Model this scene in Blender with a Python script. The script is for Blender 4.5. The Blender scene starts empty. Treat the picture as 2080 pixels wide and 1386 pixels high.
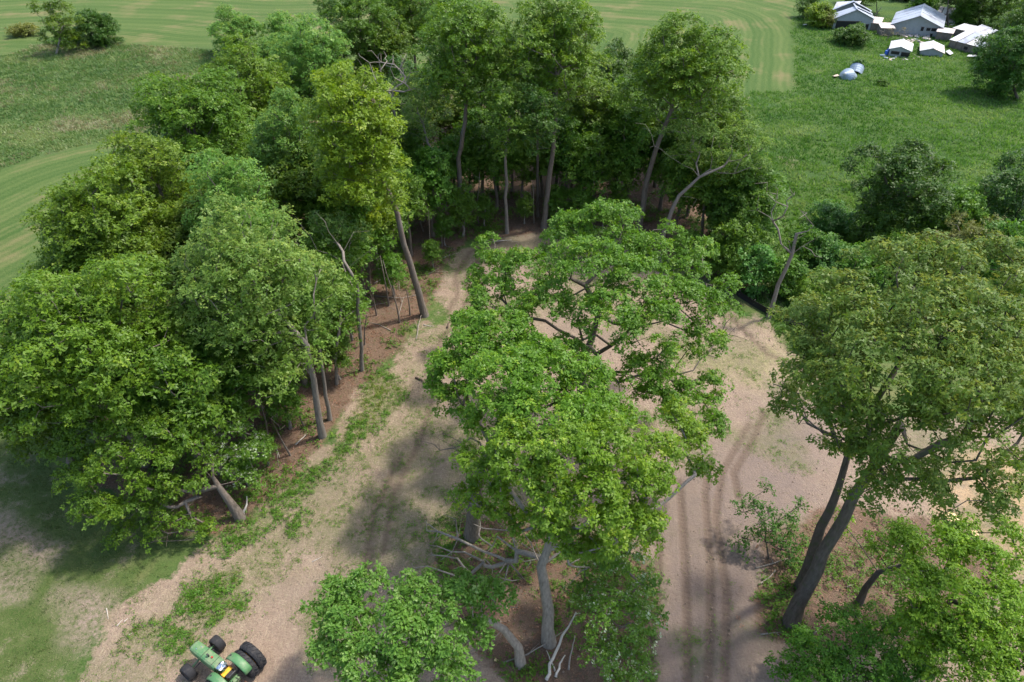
import bpy, math, random
import numpy as np
from mathutils import Vector, Matrix
R = math.radians
SC = bpy.context.scene
COL = SC.collection

# ------------------------------------------------------------------ camera, sky, sun, exposure
CAM_H, FPX, PITCH = 36.0, 1387.0, R(38)
cam = bpy.data.cameras.new('camera'); cam.sensor_width = 36; cam.lens = 36*FPX/2080.0
cam.clip_start = 0.5; cam.clip_end = 6000
camo = bpy.data.objects.new('camera', cam); COL.objects.link(camo)
camo.location = (0, 0, CAM_H); camo.rotation_euler = (math.pi/2-PITCH, 0, 0)
SC.camera = camo
SUN_EL, SUN_AZ = R(60), R(66)          # azimuth clockwise from +Y
w = bpy.data.worlds.new('World'); SC.world = w; w.use_nodes = True
nt = w.node_tree; bg = nt.nodes['Background']
sky = nt.nodes.new('ShaderNodeTexSky'); sky.sky_type = 'NISHITA'; sky.sun_disc = False
sky.sun_elevation = SUN_EL; sky.sun_rotation = SUN_AZ; sky.dust_density = 2.5; sky.air_density = 1.0
nt.links.new(sky.outputs[0], bg.inputs[0]); bg.inputs[1].default_value = 0.15
sun = bpy.data.lights.new('sun', 'SUN'); sun.energy = 2.2; sun.angle = R(3.5); sun.color = (1, .95, .87)
suno = bpy.data.objects.new('sun', sun); COL.objects.link(suno)
sd = Vector((math.sin(SUN_AZ)*math.cos(SUN_EL), math.cos(SUN_AZ)*math.cos(SUN_EL), math.sin(SUN_EL)))
suno.rotation_euler = sd.to_track_quat('Z', 'Y').to_euler(); suno.location = (40, 40, 80)
vs = SC.view_settings; vs.view_transform = 'Standard'; vs.look = 'None'; vs.exposure = 1.25; vs.gamma = 1
vs.use_curve_mapping = False
SC.cycles.max_bounces = 8; SC.cycles.transparent_max_bounces = 4
SC.cycles.diffuse_bounces = 4; SC.cycles.glossy_bounces = 2; SC.cycles.transmission_bounces = 5

# ------------------------------------------------------------------ photo pixel -> place
SP, CP = math.sin(PITCH), math.cos(PITCH)
def at(px, py, z=0.0):                       # where the pixel's ray meets height z
    dx = (px-1040)/FPX; dy = (693-py)/FPX
    t = (CAM_H-z)/(SP-dy*CP)
    return np.array([dx*t, t*(CP+dy*SP), z])
def atY(px, py, Y):                          # where it meets the upright plane at distance Y
    dx = (px-1040)/FPX; dy = (693-py)/FPX
    t = Y/(CP+dy*SP)
    return np.array([dx*t, Y, CAM_H-t*(SP-dy*CP)])
def mpp(px, py, z=0.0):                      # metres per photo pixel there
    dy = (693-py)/FPX
    return (CAM_H-z)/(SP-dy*CP)/FPX

# ------------------------------------------------------------------ materials
MATS = {}
class NB:
    def __init__(s, name):
        m = bpy.data.materials.new(name); m.use_nodes = True; s.m = m; s.t = m.node_tree; s.t.nodes.clear()
        s.out = s.n('ShaderNodeOutputMaterial'); MATS[name] = m
    def n(s, ty, **kw):
        x = s.t.nodes.new(ty)
        for k, v in kw.items(): setattr(x, k, v)
        return x
    def put(s, sock, v):
        if isinstance(v, bpy.types.NodeSocket): s.t.links.new(v, sock)
        else:
            if sock.type == 'RGBA' and len(v) == 3: v = (*v, 1)
            sock.default_value = v
    def attr(s, name):
        return s.n('ShaderNodeAttribute', attribute_name=name).outputs['Fac']
    def math(s, op, a, b=0.0, c=None, clamp=False):
        x = s.n('ShaderNodeMath', operation=op, use_clamp=clamp); s.put(x.inputs[0], a); s.put(x.inputs[1], b)
        if c is not None: s.put(x.inputs[2], c)
        return x.outputs[0]
    def mix(s, f, a, b, mode='MIX'):
        x = s.n('ShaderNodeMix', data_type='RGBA', blend_type=mode)
        s.put(x.inputs[0], f); s.put(x.inputs[6], a); s.put(x.inputs[7], b); return x.outputs[2]
    def coord(s, scale=(1, 1, 1), rot=(0, 0, 0), kind='Object'):
        c = s.n('ShaderNodeTexCoord'); m = s.n('ShaderNodeMapping')
        m.inputs['Scale'].default_value = scale; m.inputs['Rotation'].default_value = rot
        s.t.links.new(c.outputs[kind], m.inputs[0]); return m.outputs[0]
    def noise(s, vec, scale, detail=4, rough=.6, dist=0.0):
        x = s.n('ShaderNodeTexNoise'); s.put(x.inputs['Vector'], vec); x.inputs['Scale'].default_value = scale
        x.inputs['Detail'].default_value = detail; x.inputs['Roughness'].default_value = rough
        x.inputs['Distortion'].default_value = dist
        return x.outputs['Fac']
    def ramp(s, f, lo, hi, a=0.0, b=1.0):        # linear remap, clamped
        x = s.n('ShaderNodeMapRange'); s.put(x.inputs[0], f)
        x.inputs[1].default_value = lo; x.inputs[2].default_value = hi
        x.inputs[3].default_value = a; x.inputs[4].default_value = b
        return x.outputs[0]
    def bsdf(s, col, rough=.8, spec=.3, metal=0.0, bump=None, bstr=.3, bdist=.05):
        b = s.n('ShaderNodeBsdfPrincipled'); s.put(b.inputs['Base Color'], col); s.put(b.inputs['Roughness'], rough)
        b.inputs['Specular IOR Level'].default_value = spec; b.inputs['Metallic'].default_value = metal
        if bump is not None:
            k = s.n('ShaderNodeBump'); k.inputs['Strength'].default_value = bstr; k.inputs['Distance'].default_value = bdist
            s.put(k.inputs['Height'], bump); s.t.links.new(k.outputs[0], b.inputs['Normal'])
        return b.outputs[0]
    def done(s, sh):
        s.t.links.new(sh, s.out.inputs[0]); return s.m

def leaf_mat(name, dark, light, young=None, under=None, trans=.42, gloss=.5, hue=.5):
    n = NB(name)
    v = n.attr('v')
    col = n.mix(v, dark, light)
    if young is not None: col = n.mix(n.ramp(v, .72, 1.0), col, young)
    inf = n.n('ShaderNodeObjectInfo')
    h = n.n('ShaderNodeHueSaturation'); n.put(h.inputs['Color'], col)
    n.put(h.inputs['Hue'], n.ramp(inf.outputs['Random'], 0, 1, hue-.012, hue+.012))
    n.put(h.inputs['Value'], n.ramp(n.math('FRACT', n.math('MULTIPLY', inf.outputs['Random'], 7.31)), 0, 1, .86, 1.14))
    col = h.outputs[0]
    if under is not None:
        g = n.n('ShaderNodeNewGeometry'); col = n.mix(n.math('MULTIPLY', g.outputs['Backfacing'], .85), col, under)
    b = n.bsdf(col, gloss, .35)
    t = n.n('ShaderNodeBsdfTranslucent'); n.put(t.inputs[0], n.mix(.5, col, n.mix(1.0, col, (1.6, 1.5, .5, 1), 'MULTIPLY')))
    m = n.n('ShaderNodeMixShader'); m.inputs[0].default_value = trans
    n.t.links.new(b, m.inputs[1]); n.t.links.new(t.outputs[0], m.inputs[2])
    return n.done(m.outputs[0])

leaf_mat('oak_leaf', (0.077, 0.152, 0.011), (0.176, 0.282, 0.018), (0.259, 0.328, 0.026))
leaf_mat('oak_leaf_bright', (0.098, 0.196, 0.011), (0.207, 0.327, 0.016), (0.285, 0.368, 0.025))
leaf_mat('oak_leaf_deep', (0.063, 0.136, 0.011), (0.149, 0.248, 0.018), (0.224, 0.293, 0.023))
leaf_mat('oak_leaf_hero', (0.074, 0.162, 0.011), (0.173, 0.307, 0.019), (0.301, 0.383, 0.031))
leaf_mat('maple_leaf', (0.064, 0.159, 0.019), (0.145, 0.279, 0.037), (0.236, 0.375, 0.067), (0.257, 0.375, 0.106))
leaf_mat('maple_leaf_pale', (0.078, 0.166, 0.022), (0.165, 0.278, 0.042), (0.330, 0.432, 0.106), (0.353, 0.455, 0.152))
leaf_mat('white_oak_leaf', (0.085, 0.187, 0.021), (0.184, 0.316, 0.046), (.34, .43, .16), (0.309, 0.406, 0.133))
leaf_mat('hickory_leaf', (0.071, 0.128, 0.014), (0.159, 0.228, 0.023), (0.320, 0.328, 0.042), (0.179, 0.212, 0.055))
leaf_mat('box_elder_leaf', (0.097, 0.203, 0.013), (0.206, 0.349, 0.022), (0.286, 0.406, 0.036))
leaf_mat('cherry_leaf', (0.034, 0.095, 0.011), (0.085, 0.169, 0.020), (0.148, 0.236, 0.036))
leaf_mat('understory_leaf', (0.052, 0.130, 0.011), (0.125, 0.243, 0.020), (0.206, 0.316, 0.036))
leaf_mat('poplar_leaf', (0.052, 0.141, 0.013), (0.114, 0.226, 0.021), (.62, .66, .55), (0.496, 0.544, 0.464), gloss=.35)
leaf_mat('tan_leaf', (0.116, 0.141, 0.026), (0.199, 0.216, 0.044), (0.265, 0.207, 0.059))
leaf_mat('weed_leaf', (0.051, 0.133, 0.011), (0.135, 0.248, 0.022), (0.224, 0.312, 0.042))
leaf_mat('meadow_blade', (0.064, 0.168, 0.028), (0.136, 0.276, 0.048), (0.245, 0.342, 0.130), trans=.45)
leaf_mat('rough_blade', (.07, .15, .034), (.135, .225, .06), (.24, .29, .11), trans=.4)
leaf_mat('lawn_blade', (.05, .085, .018), (.10, .14, .035), (.18, .19, .075), trans=.3)
leaf_mat('dry_blade', (0.148, 0.141, 0.067), (0.244, 0.222, 0.126), (0.311, 0.281, 0.192), trans=.45)
leaf_mat('litter_leaf', (0.126, 0.063, 0.033), (0.229, 0.126, 0.074), (0.311, 0.200, 0.133), trans=.1)

def bark(name, a, b, c, moss=None):
    n = NB(name)
    vec = n.coord((1, 1, .22)); f = n.noise(vec, 9, 6, .65); g = n.noise(n.coord(), .8, 3)
    col = n.mix(n.ramp(f, .3, .7), a, b); col = n.mix(n.ramp(g, .45, .75), col, c)
    if moss is not None: col = n.mix(n.ramp(n.noise(n.coord(), 1.7, 3), .55, .7), col, moss)
    return n.done(n.bsdf(col, .9, .15, bump=f, bstr=.7, bdist=.04))
bark('oak_bark', (0.086, 0.066, 0.051), (0.203, 0.168, 0.136), (0.156, 0.140, 0.121))
bark('pale_bark', (.12, .10, .083), (.26, .225, .19), (.20, .175, .148))
bark('dark_bark', (0.058, 0.048, 0.039), (0.133, 0.109, 0.090), (0.101, 0.090, 0.074), (0.078, 0.086, 0.047))
bark('dead_wood', (.155, .13, .103), (.33, .29, .24), (.26, .225, .185))
bark('bleached_wood', (0.328, 0.289, 0.234), (0.530, 0.491, 0.429), (0.468, 0.413, 0.335))
bark('rotten_wood', (0.070, 0.047, 0.035), (0.172, 0.121, 0.090), (0.125, 0.094, 0.074))

def plain(name, col, rough=.6, spec=.4, metal=0.0, var=.25, sc=6.0, dirt=None, dsc=1.2, dlo=.5, dhi=.75, bstr=.15):
    n = NB(name); v = n.coord(); f = n.noise(v, sc, 5)
    lo = tuple(x*(1-var) for x in col); hi = tuple(min(1, x*(1+var)) for x in col)
    c = n.mix(f, lo, hi)
    if dirt is not None: c = n.mix(n.ramp(n.noise(v, dsc, 5, .7), dlo, dhi), c, dirt)
    return n.done(n.bsdf(c, rough, spec, metal, bump=f, bstr=bstr, bdist=.02))
plain('tractor_green', (.075, .19, .075), .5, .4, 0, .2, 5, (.20, .24, .13), 1.6, .46, .66)
plain('tractor_yellow', (.74, .42, .03), .5, .4, 0, .15, 6, (.3, .2, .06), 5)
plain('tractor_black', (.022, .022, .024), .55, .4, 0, .3, 9, (.07, .06, .05), 4)
plain('tyre_rubber', (.022, .022, .024), .78, .3, 0, .35, 7, (.085, .072, .062), 2.5, .5, .8)
plain('chrome', (.72, .74, .76), .14, .6, 1.0, .1)
plain('rust', (.16, .075, .04), .8, .3, 0, .4, 9)
plain('red_paint', (.35, .03, .025), .5)
plain('galvanised_roof', (.33, .36, .41), .48, .5, .25, .10, 1.2, (.19, .19, .22), .45, .48, .66)
plain('white_roof', (.50, .50, .50), .55, .3, .0, .15, 1.0, (.30, .25, .22), .6, .5, .75)
plain('pink_roof', (.55, .46, .42), .6, .3, 0, .10, 1.5, (.45, .33, .27), .6, .55, .75)
plain('grey_siding', (.31, .33, .33), .7, .3, 0, .10, 1.5, (.24, .24, .22), .8, .55, .75)
plain('weathered_board', (.20, .165, .14), .85, .2, 0, .35, 2.5, (.10, .075, .06), .9)
plain('dark_opening', (.012, .012, .013), .5)
plain('bin_steel', (.27, .33, .39), .5, .5, .35, .12, 1.5, (.22, .27, .30), .7, .5, .7)
plain('silt_fabric', (.012, .012, .013), .6)
plain('junk_white', (.55, .53, .5), .6, var=.2)
plain('junk_tan', (.46, .36, .28), .8, var=.3)
plain('barrel_blue', (.02, .09, .42), .4)
plain('cut_wood', (.66, .47, .24), .8, var=.2, sc=12, dirt=(.5, .33, .16), dsc=5)
plain('soil_clod', (.22, .165, .125), .95, .1, 0, .4, 3)
plain('rubble', (.36, .31, .28), .9, var=.4, sc=2)

# ------------------------------------------------------------------ mesh helpers
def np_mesh(name, V, F, mat, v=None, smooth=False):
    V = np.asarray(V, dtype=np.float32); me = bpy.data.meshes.new(name)
    me.vertices.add(len(V)); me.vertices.foreach_set('co', V.ravel())
    if isinstance(F, np.ndarray):
        k = F.shape[1]; nf = len(F); idx = F.ravel().astype(np.int32)
        st = (np.arange(nf)*k).astype(np.int32)
    else:
        idx = np.array([i for f in F for i in f], dtype=np.int32); ln = [len(f) for f in F]
        st = np.concatenate([[0], np.cumsum(ln)[:-1]]).astype(np.int32); nf = len(F)
    me.loops.add(len(idx)); me.loops.foreach_set('vertex_index', idx)
    me.polygons.add(nf); me.polygons.foreach_set('loop_start', st)
    if v is not None:
        a = me.attributes.new('v', 'FLOAT', 'FACE'); a.data.foreach_set('value', np.asarray(v, dtype=np.float32))
    me.update(calc_edges=True); me.validate()
    me.polygons.foreach_set('use_smooth', np.full(nf, bool(smooth)))
    me.materials.append(MATS[mat] if isinstance(mat, str) else mat)
    return me
def add(name, me, parent=None, loc=None):
    o = bpy.data.objects.new(name, me); COL.objects.link(o)
    if parent is not None: o.parent = parent
    if loc is not None: o.location = [float(a) for a in loc]
    return o
def tag(o, label=None, cat=None, group=None, kind=None):
    if label: o['label'] = label
    if cat: o['category'] = cat
    if group: o['group'] = group
    if kind: o['kind'] = kind
    return o
def empty(name, loc, label, cat, group=None, rz=0.0):
    o = add(name, None, None, loc); o.empty_display_size = .5; o.rotation_euler[2] = rz
    return tag(o, label, cat, group)
def copy_tree(o, parent=None):
    c = o.copy(); COL.objects.link(c); c.parent = parent
    for ch in [x for x in CH.get(o.name, [])]: copy_tree(ch, c)
    return c
CH = {}

class MB:                                     # gathers plain shapes into one mesh
    def __init__(s): s.V = []; s.F = []
    def raw(s, V, F):
        b = len(s.V); s.V += [tuple(map(float, p)) for p in V]; s.F += [tuple(i+b for i in f) for f in F]; return s
    def box(s, c, d, rot=None, taper=1.0):
        V = []
        for z in (-.5, .5):
            k = 1.0 if z < 0 else taper
            for x, y in ((-.5, -.5), (.5, -.5), (.5, .5), (-.5, .5)):
                p = Vector((x*d[0]*k, y*d[1]*k, z*d[2]))
                if rot is not None: p = rot @ p
                V.append((p.x+c[0], p.y+c[1], p.z+c[2]))
        return s.raw(V, [(3, 2, 1, 0), (4, 5, 6, 7), (0, 1, 5, 4), (1, 2, 6, 5), (2, 3, 7, 6), (3, 0, 4, 7)])
    def slab(s, q, th):                        # quad with thickness, q counter-clockwise seen from its outside
        q = [Vector([float(a) for a in p]) for p in q]; n = (q[1]-q[0]).cross(q[-1]-q[0]).normalized()
        m = len(q); V = [p for p in q]+[p-n*th for p in q]
        F = [tuple(range(m)), tuple(range(2*m-1, m-1, -1))]+[(i, m+i, m+(i+1) % m, (i+1) % m) for i in range(m)]
        return s.raw(V, F)
    def tube(s, pts, rad, n=8, cap=True):
        V, F = loft(np.array(pts, float), np.broadcast_to(np.array(rad, float), (len(pts),)), n)
        F = [tuple(f) for f in F]
        if cap:
            F.append(tuple(range(n-1, -1, -1))); F.append(tuple(range(len(V)-n, len(V))))
        return s.raw(V, F)
    def lathe(s, prof, n=24, axis='z', c=(0, 0, 0), closed=True):
        V = []; m = len(prof)
        for i in range(n):
            a = 2*math.pi*i/n
            for r, h in prof:
                p = (r*math.cos(a), r*math.sin(a), h)
                if axis == 'y': p = (p[0], p[2], p[1])
                if axis == 'x': p = (p[2], p[0], p[1])
                V.append((p[0]+c[0], p[1]+c[1], p[2]+c[2]))
        F = []
        for i in range(n):
            for j in range(m if closed else m-1):
                a, b = i*m+j, i*m+(j+1) % m; d, e = ((i+1) % n)*m+j, ((i+1) % n)*m+(j+1) % m
                F.append((a, b, e, d))
        return s.raw(V, F)
    def build(s, name, mat, parent=None, loc=None, smooth=False, bevel=0.0):
        me = np_mesh(name, s.V, s.F, mat, smooth=smooth)
        o = add(name, me, parent, loc)
        if bevel:
            md = o.modifiers.new('bevel', 'BEVEL'); md.width = bevel; md.segments = 2; md.limit_method = 'ANGLE'
        return o

def loft(P, rad, n):
    P = np.asarray(P, float); T = np.gradient(P, axis=0); T /= np.linalg.norm(T, axis=1)[:, None]+1e-9
    up = np.array([1.0, 0, 0]) if abs(T[0][0]) < .8 else np.array([0, 1.0, 0])
    ang = np.arange(n)*2*np.pi/n; V = []
    for i in range(len(P)):
        u = up-T[i]*np.dot(up, T[i]); u /= np.linalg.norm(u)+1e-9; up = u; w_ = np.cross(T[i], u)
        V.append(P[i]+rad[i]*(np.cos(ang)[:, None]*u+np.sin(ang)[:, None]*w_))
    V = np.concatenate(V); i = np.arange(len(P)-1)[:, None]*n; j = np.arange(n)[None, :]; k = (j+1) % n
    F = np.stack([i+j, i+k, i+n+k, i+n+j], -1).reshape(-1, 4)
    return V, F
# ------------------------------------------------------------------ numpy noise
def vnoise(x, y, seed=0):
    xi = np.floor(x).astype(np.int64); yi = np.floor(y).astype(np.int64); fx = x-xi; fy = y-yi
    fx = fx*fx*(3-2*fx); fy = fy*fy*(3-2*fy)
    def h(a, b):
        n = (a*374761393+b*668265263+seed*1442695041) & 0x7fffffff
        n = ((n ^ (n >> 13))*1274126177) & 0x7fffffff
        return ((n ^ (n >> 16)) & 0xffff)/65535.0
    return (h(xi, yi)*(1-fx)+h(xi+1, yi)*fx)*(1-fy)+(h(xi, yi+1)*(1-fx)+h(xi+1, yi+1)*fx)*fy
def fbm(x, y, s, o=4, seed=0):
    r = 0; a = .5; tot = 0
    for i in range(o):
        r = r+a*vnoise(x/s+17*i, y/s+31*i, seed+i); tot += a; a *= .55; s = s/2.03
    return r/tot
def pdist(X, Y, pts, closed=False):
    d = np.full(X.shape, 1e9); m = len(pts)
    for i in range(m if closed else m-1):
        ax, ay = pts[i][:2]; bx, by = pts[(i+1) % m][:2]; ex, ey = bx-ax, by-ay
        t = np.clip(((X-ax)*ex+(Y-ay)*ey)/(ex*ex+ey*ey+1e-9), 0, 1)
        d = np.minimum(d, np.hypot(X-ax-t*ex, Y-ay-t*ey))
    return d
def inside(X, Y, pts):
    c = np.zeros(X.shape, bool); m = len(pts)
    for i in range(m):
        ax, ay = pts[i][:2]; bx, by = pts[(i+1) % m][:2]
        if ay == by: continue
        c ^= ((ay > Y) != (by > Y)) & (X < (bx-ax)*(Y-ay)/(by-ay)+ax)
    return c
def mask(X, Y, pts, soft=1.0, jig=1.0, seed=3):
    d = pdist(X, Y, pts, True)*np.where(inside(X, Y, pts), 1, -1)
    d = d+jig*(fbm(X, Y, 3.0, 4, seed)-.5)*3
    return np.clip(.5+d/(2*soft), 0, 1)
def G(*px): return [at(a, b)[:2] for a, b in px]

# ------------------------------------------------------------------ the lie of the land (traced on the ground plane)
CLEAR = G((868, 650), (905, 560), (950, 500), (1010, 478), (1120, 480), (1300, 500), (1370, 555), (1470, 600), (1560, 660), (1620, 720),
          (1700, 800), (1800, 850), (2200, 840), (2300, 1200), (2200, 1800), (560, 1800), (120, 1700), (150, 1420), (225, 1240),
          (330, 1170), (430, 1100), (520, 1040), (600, 960), (680, 880), (740, 770))
LAWN = G((-700, 800), (-60, 800), (60, 900), (180, 1000), (330, 1090), (390, 1120), (320, 1190), (230, 1250), (200, 1420), (160, 1800), (-700, 1700))
WOOD = G((490, 1060), (560, 1000), (660, 890), (740, 770), (860, 655), (900, 540), (950, 490), (1100, 470), (1300, 490), (1400, 560), (1500, 600),
         (1530, 560), (1500, 420), (1440, 350), (1200, 270), (900, 190), (700, 200), (500, 330), (330, 480), (230, 640), (180, 800), (200, 950), (330, 1085))
ISLE = G((885, 1120), (950, 1060), (1080, 1080), (1240, 1090), (1320, 1150), (1330, 1290), (1290, 1500), (1100, 1500), (990, 1345), (900, 1240))
ISLE2 = G((1560, 1090), (1700, 1040), (1880, 1060), (2020, 1130), (2000, 1260), (1900, 1330), (1750, 1300), (1640, 1320), (1550, 1280))
MEADOW_R = G((1500, 200), (1530, 186), (1613, 188), (1612, 120), (1606, 60), (1612, 20), (1640, -30), (3000, -60), (2900, 640), (1800, 640), (1600, 660), (1500, 600), (1440, 400))
MEADOW_L = G((-500, 190), (-60, 122), (20, 112), (70, 92), (110, 88), (230, 89), (340, 96), (450, 103), (520, 115), (620, 130), (560, 240), (330, 300),
             (290, 281), (220, 288), (150, 300), (60, 326), (0, 346), (-200, 430), (-600, 560))
HAY_EDGE = G((620, 262), (400, 272), (290, 281), (220, 288), (150, 300), (60, 326), (0, 346), (-200, 430), (-600, 600))
HAY_TOP = G((-600, 120), (-200, 90), (60, 74), (230, 82), (340, 92), (450, 96), (620, 92), (900, 70))
HAY_RIGHT = G((1613, 240), (1613, 186), (1612, 120), (1604, 62), (1575, 28), (1490, 6), (1250, -8), (700, -30))
CORNER = G((-500, 90), (-60, 78), (40, 80), (62, 88), (40, 100), (-60, 118), (-500, 170))
LANE = G((560, 96), (640, 60), (720, 25), (800, -10), (900, -50))
RAKE = G((1380, 720), (1480, 700), (1600, 690), (1640, 790), (1540, 800), (1440, 770))
SAND = G((1880, 960), (1960, 930), (2300, 900), (2300, 1180), (2060, 1160), (1960, 1130), (1900, 1060))
WEEDS = [G((420, 1120), (520, 1055), (600, 960), (680, 900), (750, 790), (800, 770), (800, 800), (720, 920), (640, 1000), (560, 1080), (460, 1140)),
         G((380, 1190), (470, 1150), (510, 1170), (500, 1240), (430, 1270), (365, 1240)), G((735, 760), (810, 750), (830, 800), (780, 880), (735, 860)),
         G((270, 1280), (340, 1260), (420, 1310), (380, 1340), (300, 1320)), G((560, 1090), (600, 1040), (640, 1030), (600, 1100)),
         G((860, 1060), (930, 1010), (1000, 1080), (940, 1170), (880, 1150)), G((1540, 1190), (1620, 1120), (1660, 1160), (1600, 1260), (1550, 1250)),
         G((1560, 640), (1620, 660), (1680, 720), (1640, 730), (1580, 690)), G((1100, 1110), (1200, 1090), (1330, 1150), (1320, 1386), (1240, 1386), (1120, 1200))]
WORN = [G((-60, 1070), (20, 1045), (90, 1070), (130, 1110), (80, 1130), (0, 1110), (-60, 1130)), G((-60, 1130), (40, 1140), (50, 1200), (-60, 1230)), G((120, 1200), (210, 1190), (280, 1250), (220, 1320), (150, 1290))]
GREY_SOIL = G((1290, 1060), (1380, 960), (1480, 860), (1600, 830), (1700, 880), (1680, 1100), (1580, 1260), (1560, 1500), (1300, 1500), (1330, 1250))  # soil colour turns darker and greyer-brown inside this outline
SLOPE = G((250, 1300), (420, 1180), (600, 1010), (740, 850), (800, 700), (870, 700), (870, 800), (900, 950), (880, 1150), (700, 1150), (560, 1180), (480, 1290), (350, 1386), (230, 1386))
TRACKS = [G((1397, 1500), (1396, 1300), (1393, 1180), (1388, 1080), (1380, 980)), G((1432, 1500), (1442, 1300), (1443, 1150), (1432, 1000), (1440, 940)),
          G((1470, 1500), (1473, 1350), (1476, 1200), (1453, 1050), (1466, 960), (1500, 900), (1522, 860)),
          G((1500, 1010), (1490, 960), (1530, 890), (1552, 838)), G((1480, 640), (1530, 690), (1560, 720), (1640, 750)),
          G((905, 640), (928, 600), (925, 560), (955, 510), (1020, 490)), G((935, 640), (950, 600), (948, 565), (975, 520)),
          G((780, 1120), (800, 1000), (850, 900), (880, 800)), G((740, 1180), (760, 1040), (810, 930)), G((870, 760), (900, 680), (960, 640)), G((1290, 1500), (1330, 1250), (1340, 1100))]

def axis(lo, hi, a, b, fine, grow=1.045, cap=40):
    mid = list(np.arange(a, b+1e-6, fine)); up = []; x = b; s = fine
    while x < hi: s = min(s*grow, cap); x += s; up.append(x)
    dn = []; x = a; s = fine
    while x > lo: s = min(s*grow, cap); x -= s; dn.append(x)
    return np.array(dn[::-1]+mid+up)
def land_height(X, Y):
    z = .35*(fbm(X, Y, 24, 3, 9)-.5)
    mr = mask(X, Y, MEADOW_R, 2, .5)
    z = z+mr*(.55*(fbm(X, Y*1.6, 7, 4, 21)-.45))
    return z*np.clip((Y-25)/30, .25, 1)
def make_ground():
    xs = axis(-900, 900, -30, 28, .34); ys = axis(-120, 1500, 13, 62, .34); xs = np.unique(np.concatenate([xs[(xs < 7.2) | (xs > 16.5)], np.arange(7.3, 16.45, .13)]))
    X, Y = np.meshgrid(xs, ys); nx, ny = len(xs), len(ys)
    X = X.ravel(); Y = Y.ravel()
    Z = land_height(X, Y)
    clear = mask(X, Y, CLEAR, 1.2, 2.2)
    lawn = mask(X, Y, LAWN, 2.6, 2.6, 5)
    worn = np.maximum(mask(X, Y, WORN[0], .8, 1.2, 41), np.maximum(mask(X, Y, WORN[1], .8, 1.2, 42), mask(X, Y, WORN[2], .8, 1.2, 43)))
    grey_soil = mask(X, Y, GREY_SOIL, 2.5, 2.0, 44)
    wood = np.maximum(np.maximum(mask(X, Y, WOOD, .9, .9, 7), mask(X, Y, ISLE, .6, .7, 8)), mask(X, Y, ISLE2, .9, .8, 8))
    mr = mask(X, Y, MEADOW_R, .35, .25, 11); ml = mask(X, Y, MEADOW_L, .5, .35, 12)*(1-mask(X, Y, CORNER, .4, .2))
    weed = np.zeros_like(X)
    for i, p in enumerate(WEEDS): weed = np.maximum(weed, mask(X, Y, p, .6, .7, 30+i))
    SL = mask(X, Y, SLOPE, 1.5, 1.2, 15)
    weed = np.maximum(weed, clear*np.maximum(.5*np.clip((fbm(X, Y, 5, 4, 77)-.47)*7, 0, 1), .62*SL*np.clip((fbm(X, Y, 3, 4, 78)-.3)*4, 0, 1)))
    track = np.zeros_like(X); rut = np.zeros_like(X)
    for p in TRACKS:
        d = pdist(X, Y, p); k = np.clip(1-np.abs(d)/.34, 0, 1)
        track = np.maximum(track, np.clip(k*2.0, 0, 1)); rut = np.maximum(rut, k)
    track *= .7+.3*fbm(X, Y, 4, 3, 5)
    Z = Z-.10*rut+.03*(fbm(X, Y, .9, 3, 14)-.5)*clear
    u = np.where((Y < 110) & (X < -5), pdist(X, Y, HAY_EDGE), np.where(X < 0, pdist(X, Y, HAY_TOP), pdist(X, Y, HAY_RIGHT)))
    left_top = (X < -5) & (Y > 105); u = np.where(left_top, pdist(X, Y, HAY_TOP), u)
    edge = np.maximum(np.clip(1-pdist(X, Y, HAY_EDGE)/2.2, 0, 1), np.clip(1-pdist(X, Y, MEADOW_L, True)/2.4, 0, 1)*.8)
    lane = np.clip(1.2-pdist(X, Y, LANE)/.9, 0, 1)
    dry = np.clip((fbm(X, Y*1.3, 9, 5, 91)-.49)*7, 0, 1)*ml
    dry = np.maximum(dry, np.clip((fbm(X, Y, 6, 4, 55)-.66)*12, 0, 1)*mr*.7)
    rake = mask(X, Y, RAKE, 1.5, 1); sand = mask(X, Y, SAND, 1.2, 1)
    i = np.arange(ny-1)[:, None]*nx; j = np.arange(nx-1)[None, :]
    F = np.stack([i+j, i+j+1, i+nx+j+1, i+nx+j], -1).reshape(-1, 4)
    me = np_mesh('ground', np.stack([X, Y, Z], 1), F, ground_mat(), smooth=True)
    for nm, a in dict(clear=clear, lawn=lawn, wood=wood, mr=mr, ml=ml, weed=weed, track=track, u=u, edge=edge, lane=lane, dry=dry, rake=rake, sand=sand, worn=worn, grey_soil=grey_soil).items():
        me.attributes.new('g_'+nm, 'FLOAT', 'POINT').data.foreach_set('value', a.astype(np.float32))
    tag(add('ground', me), kind='structure')

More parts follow.
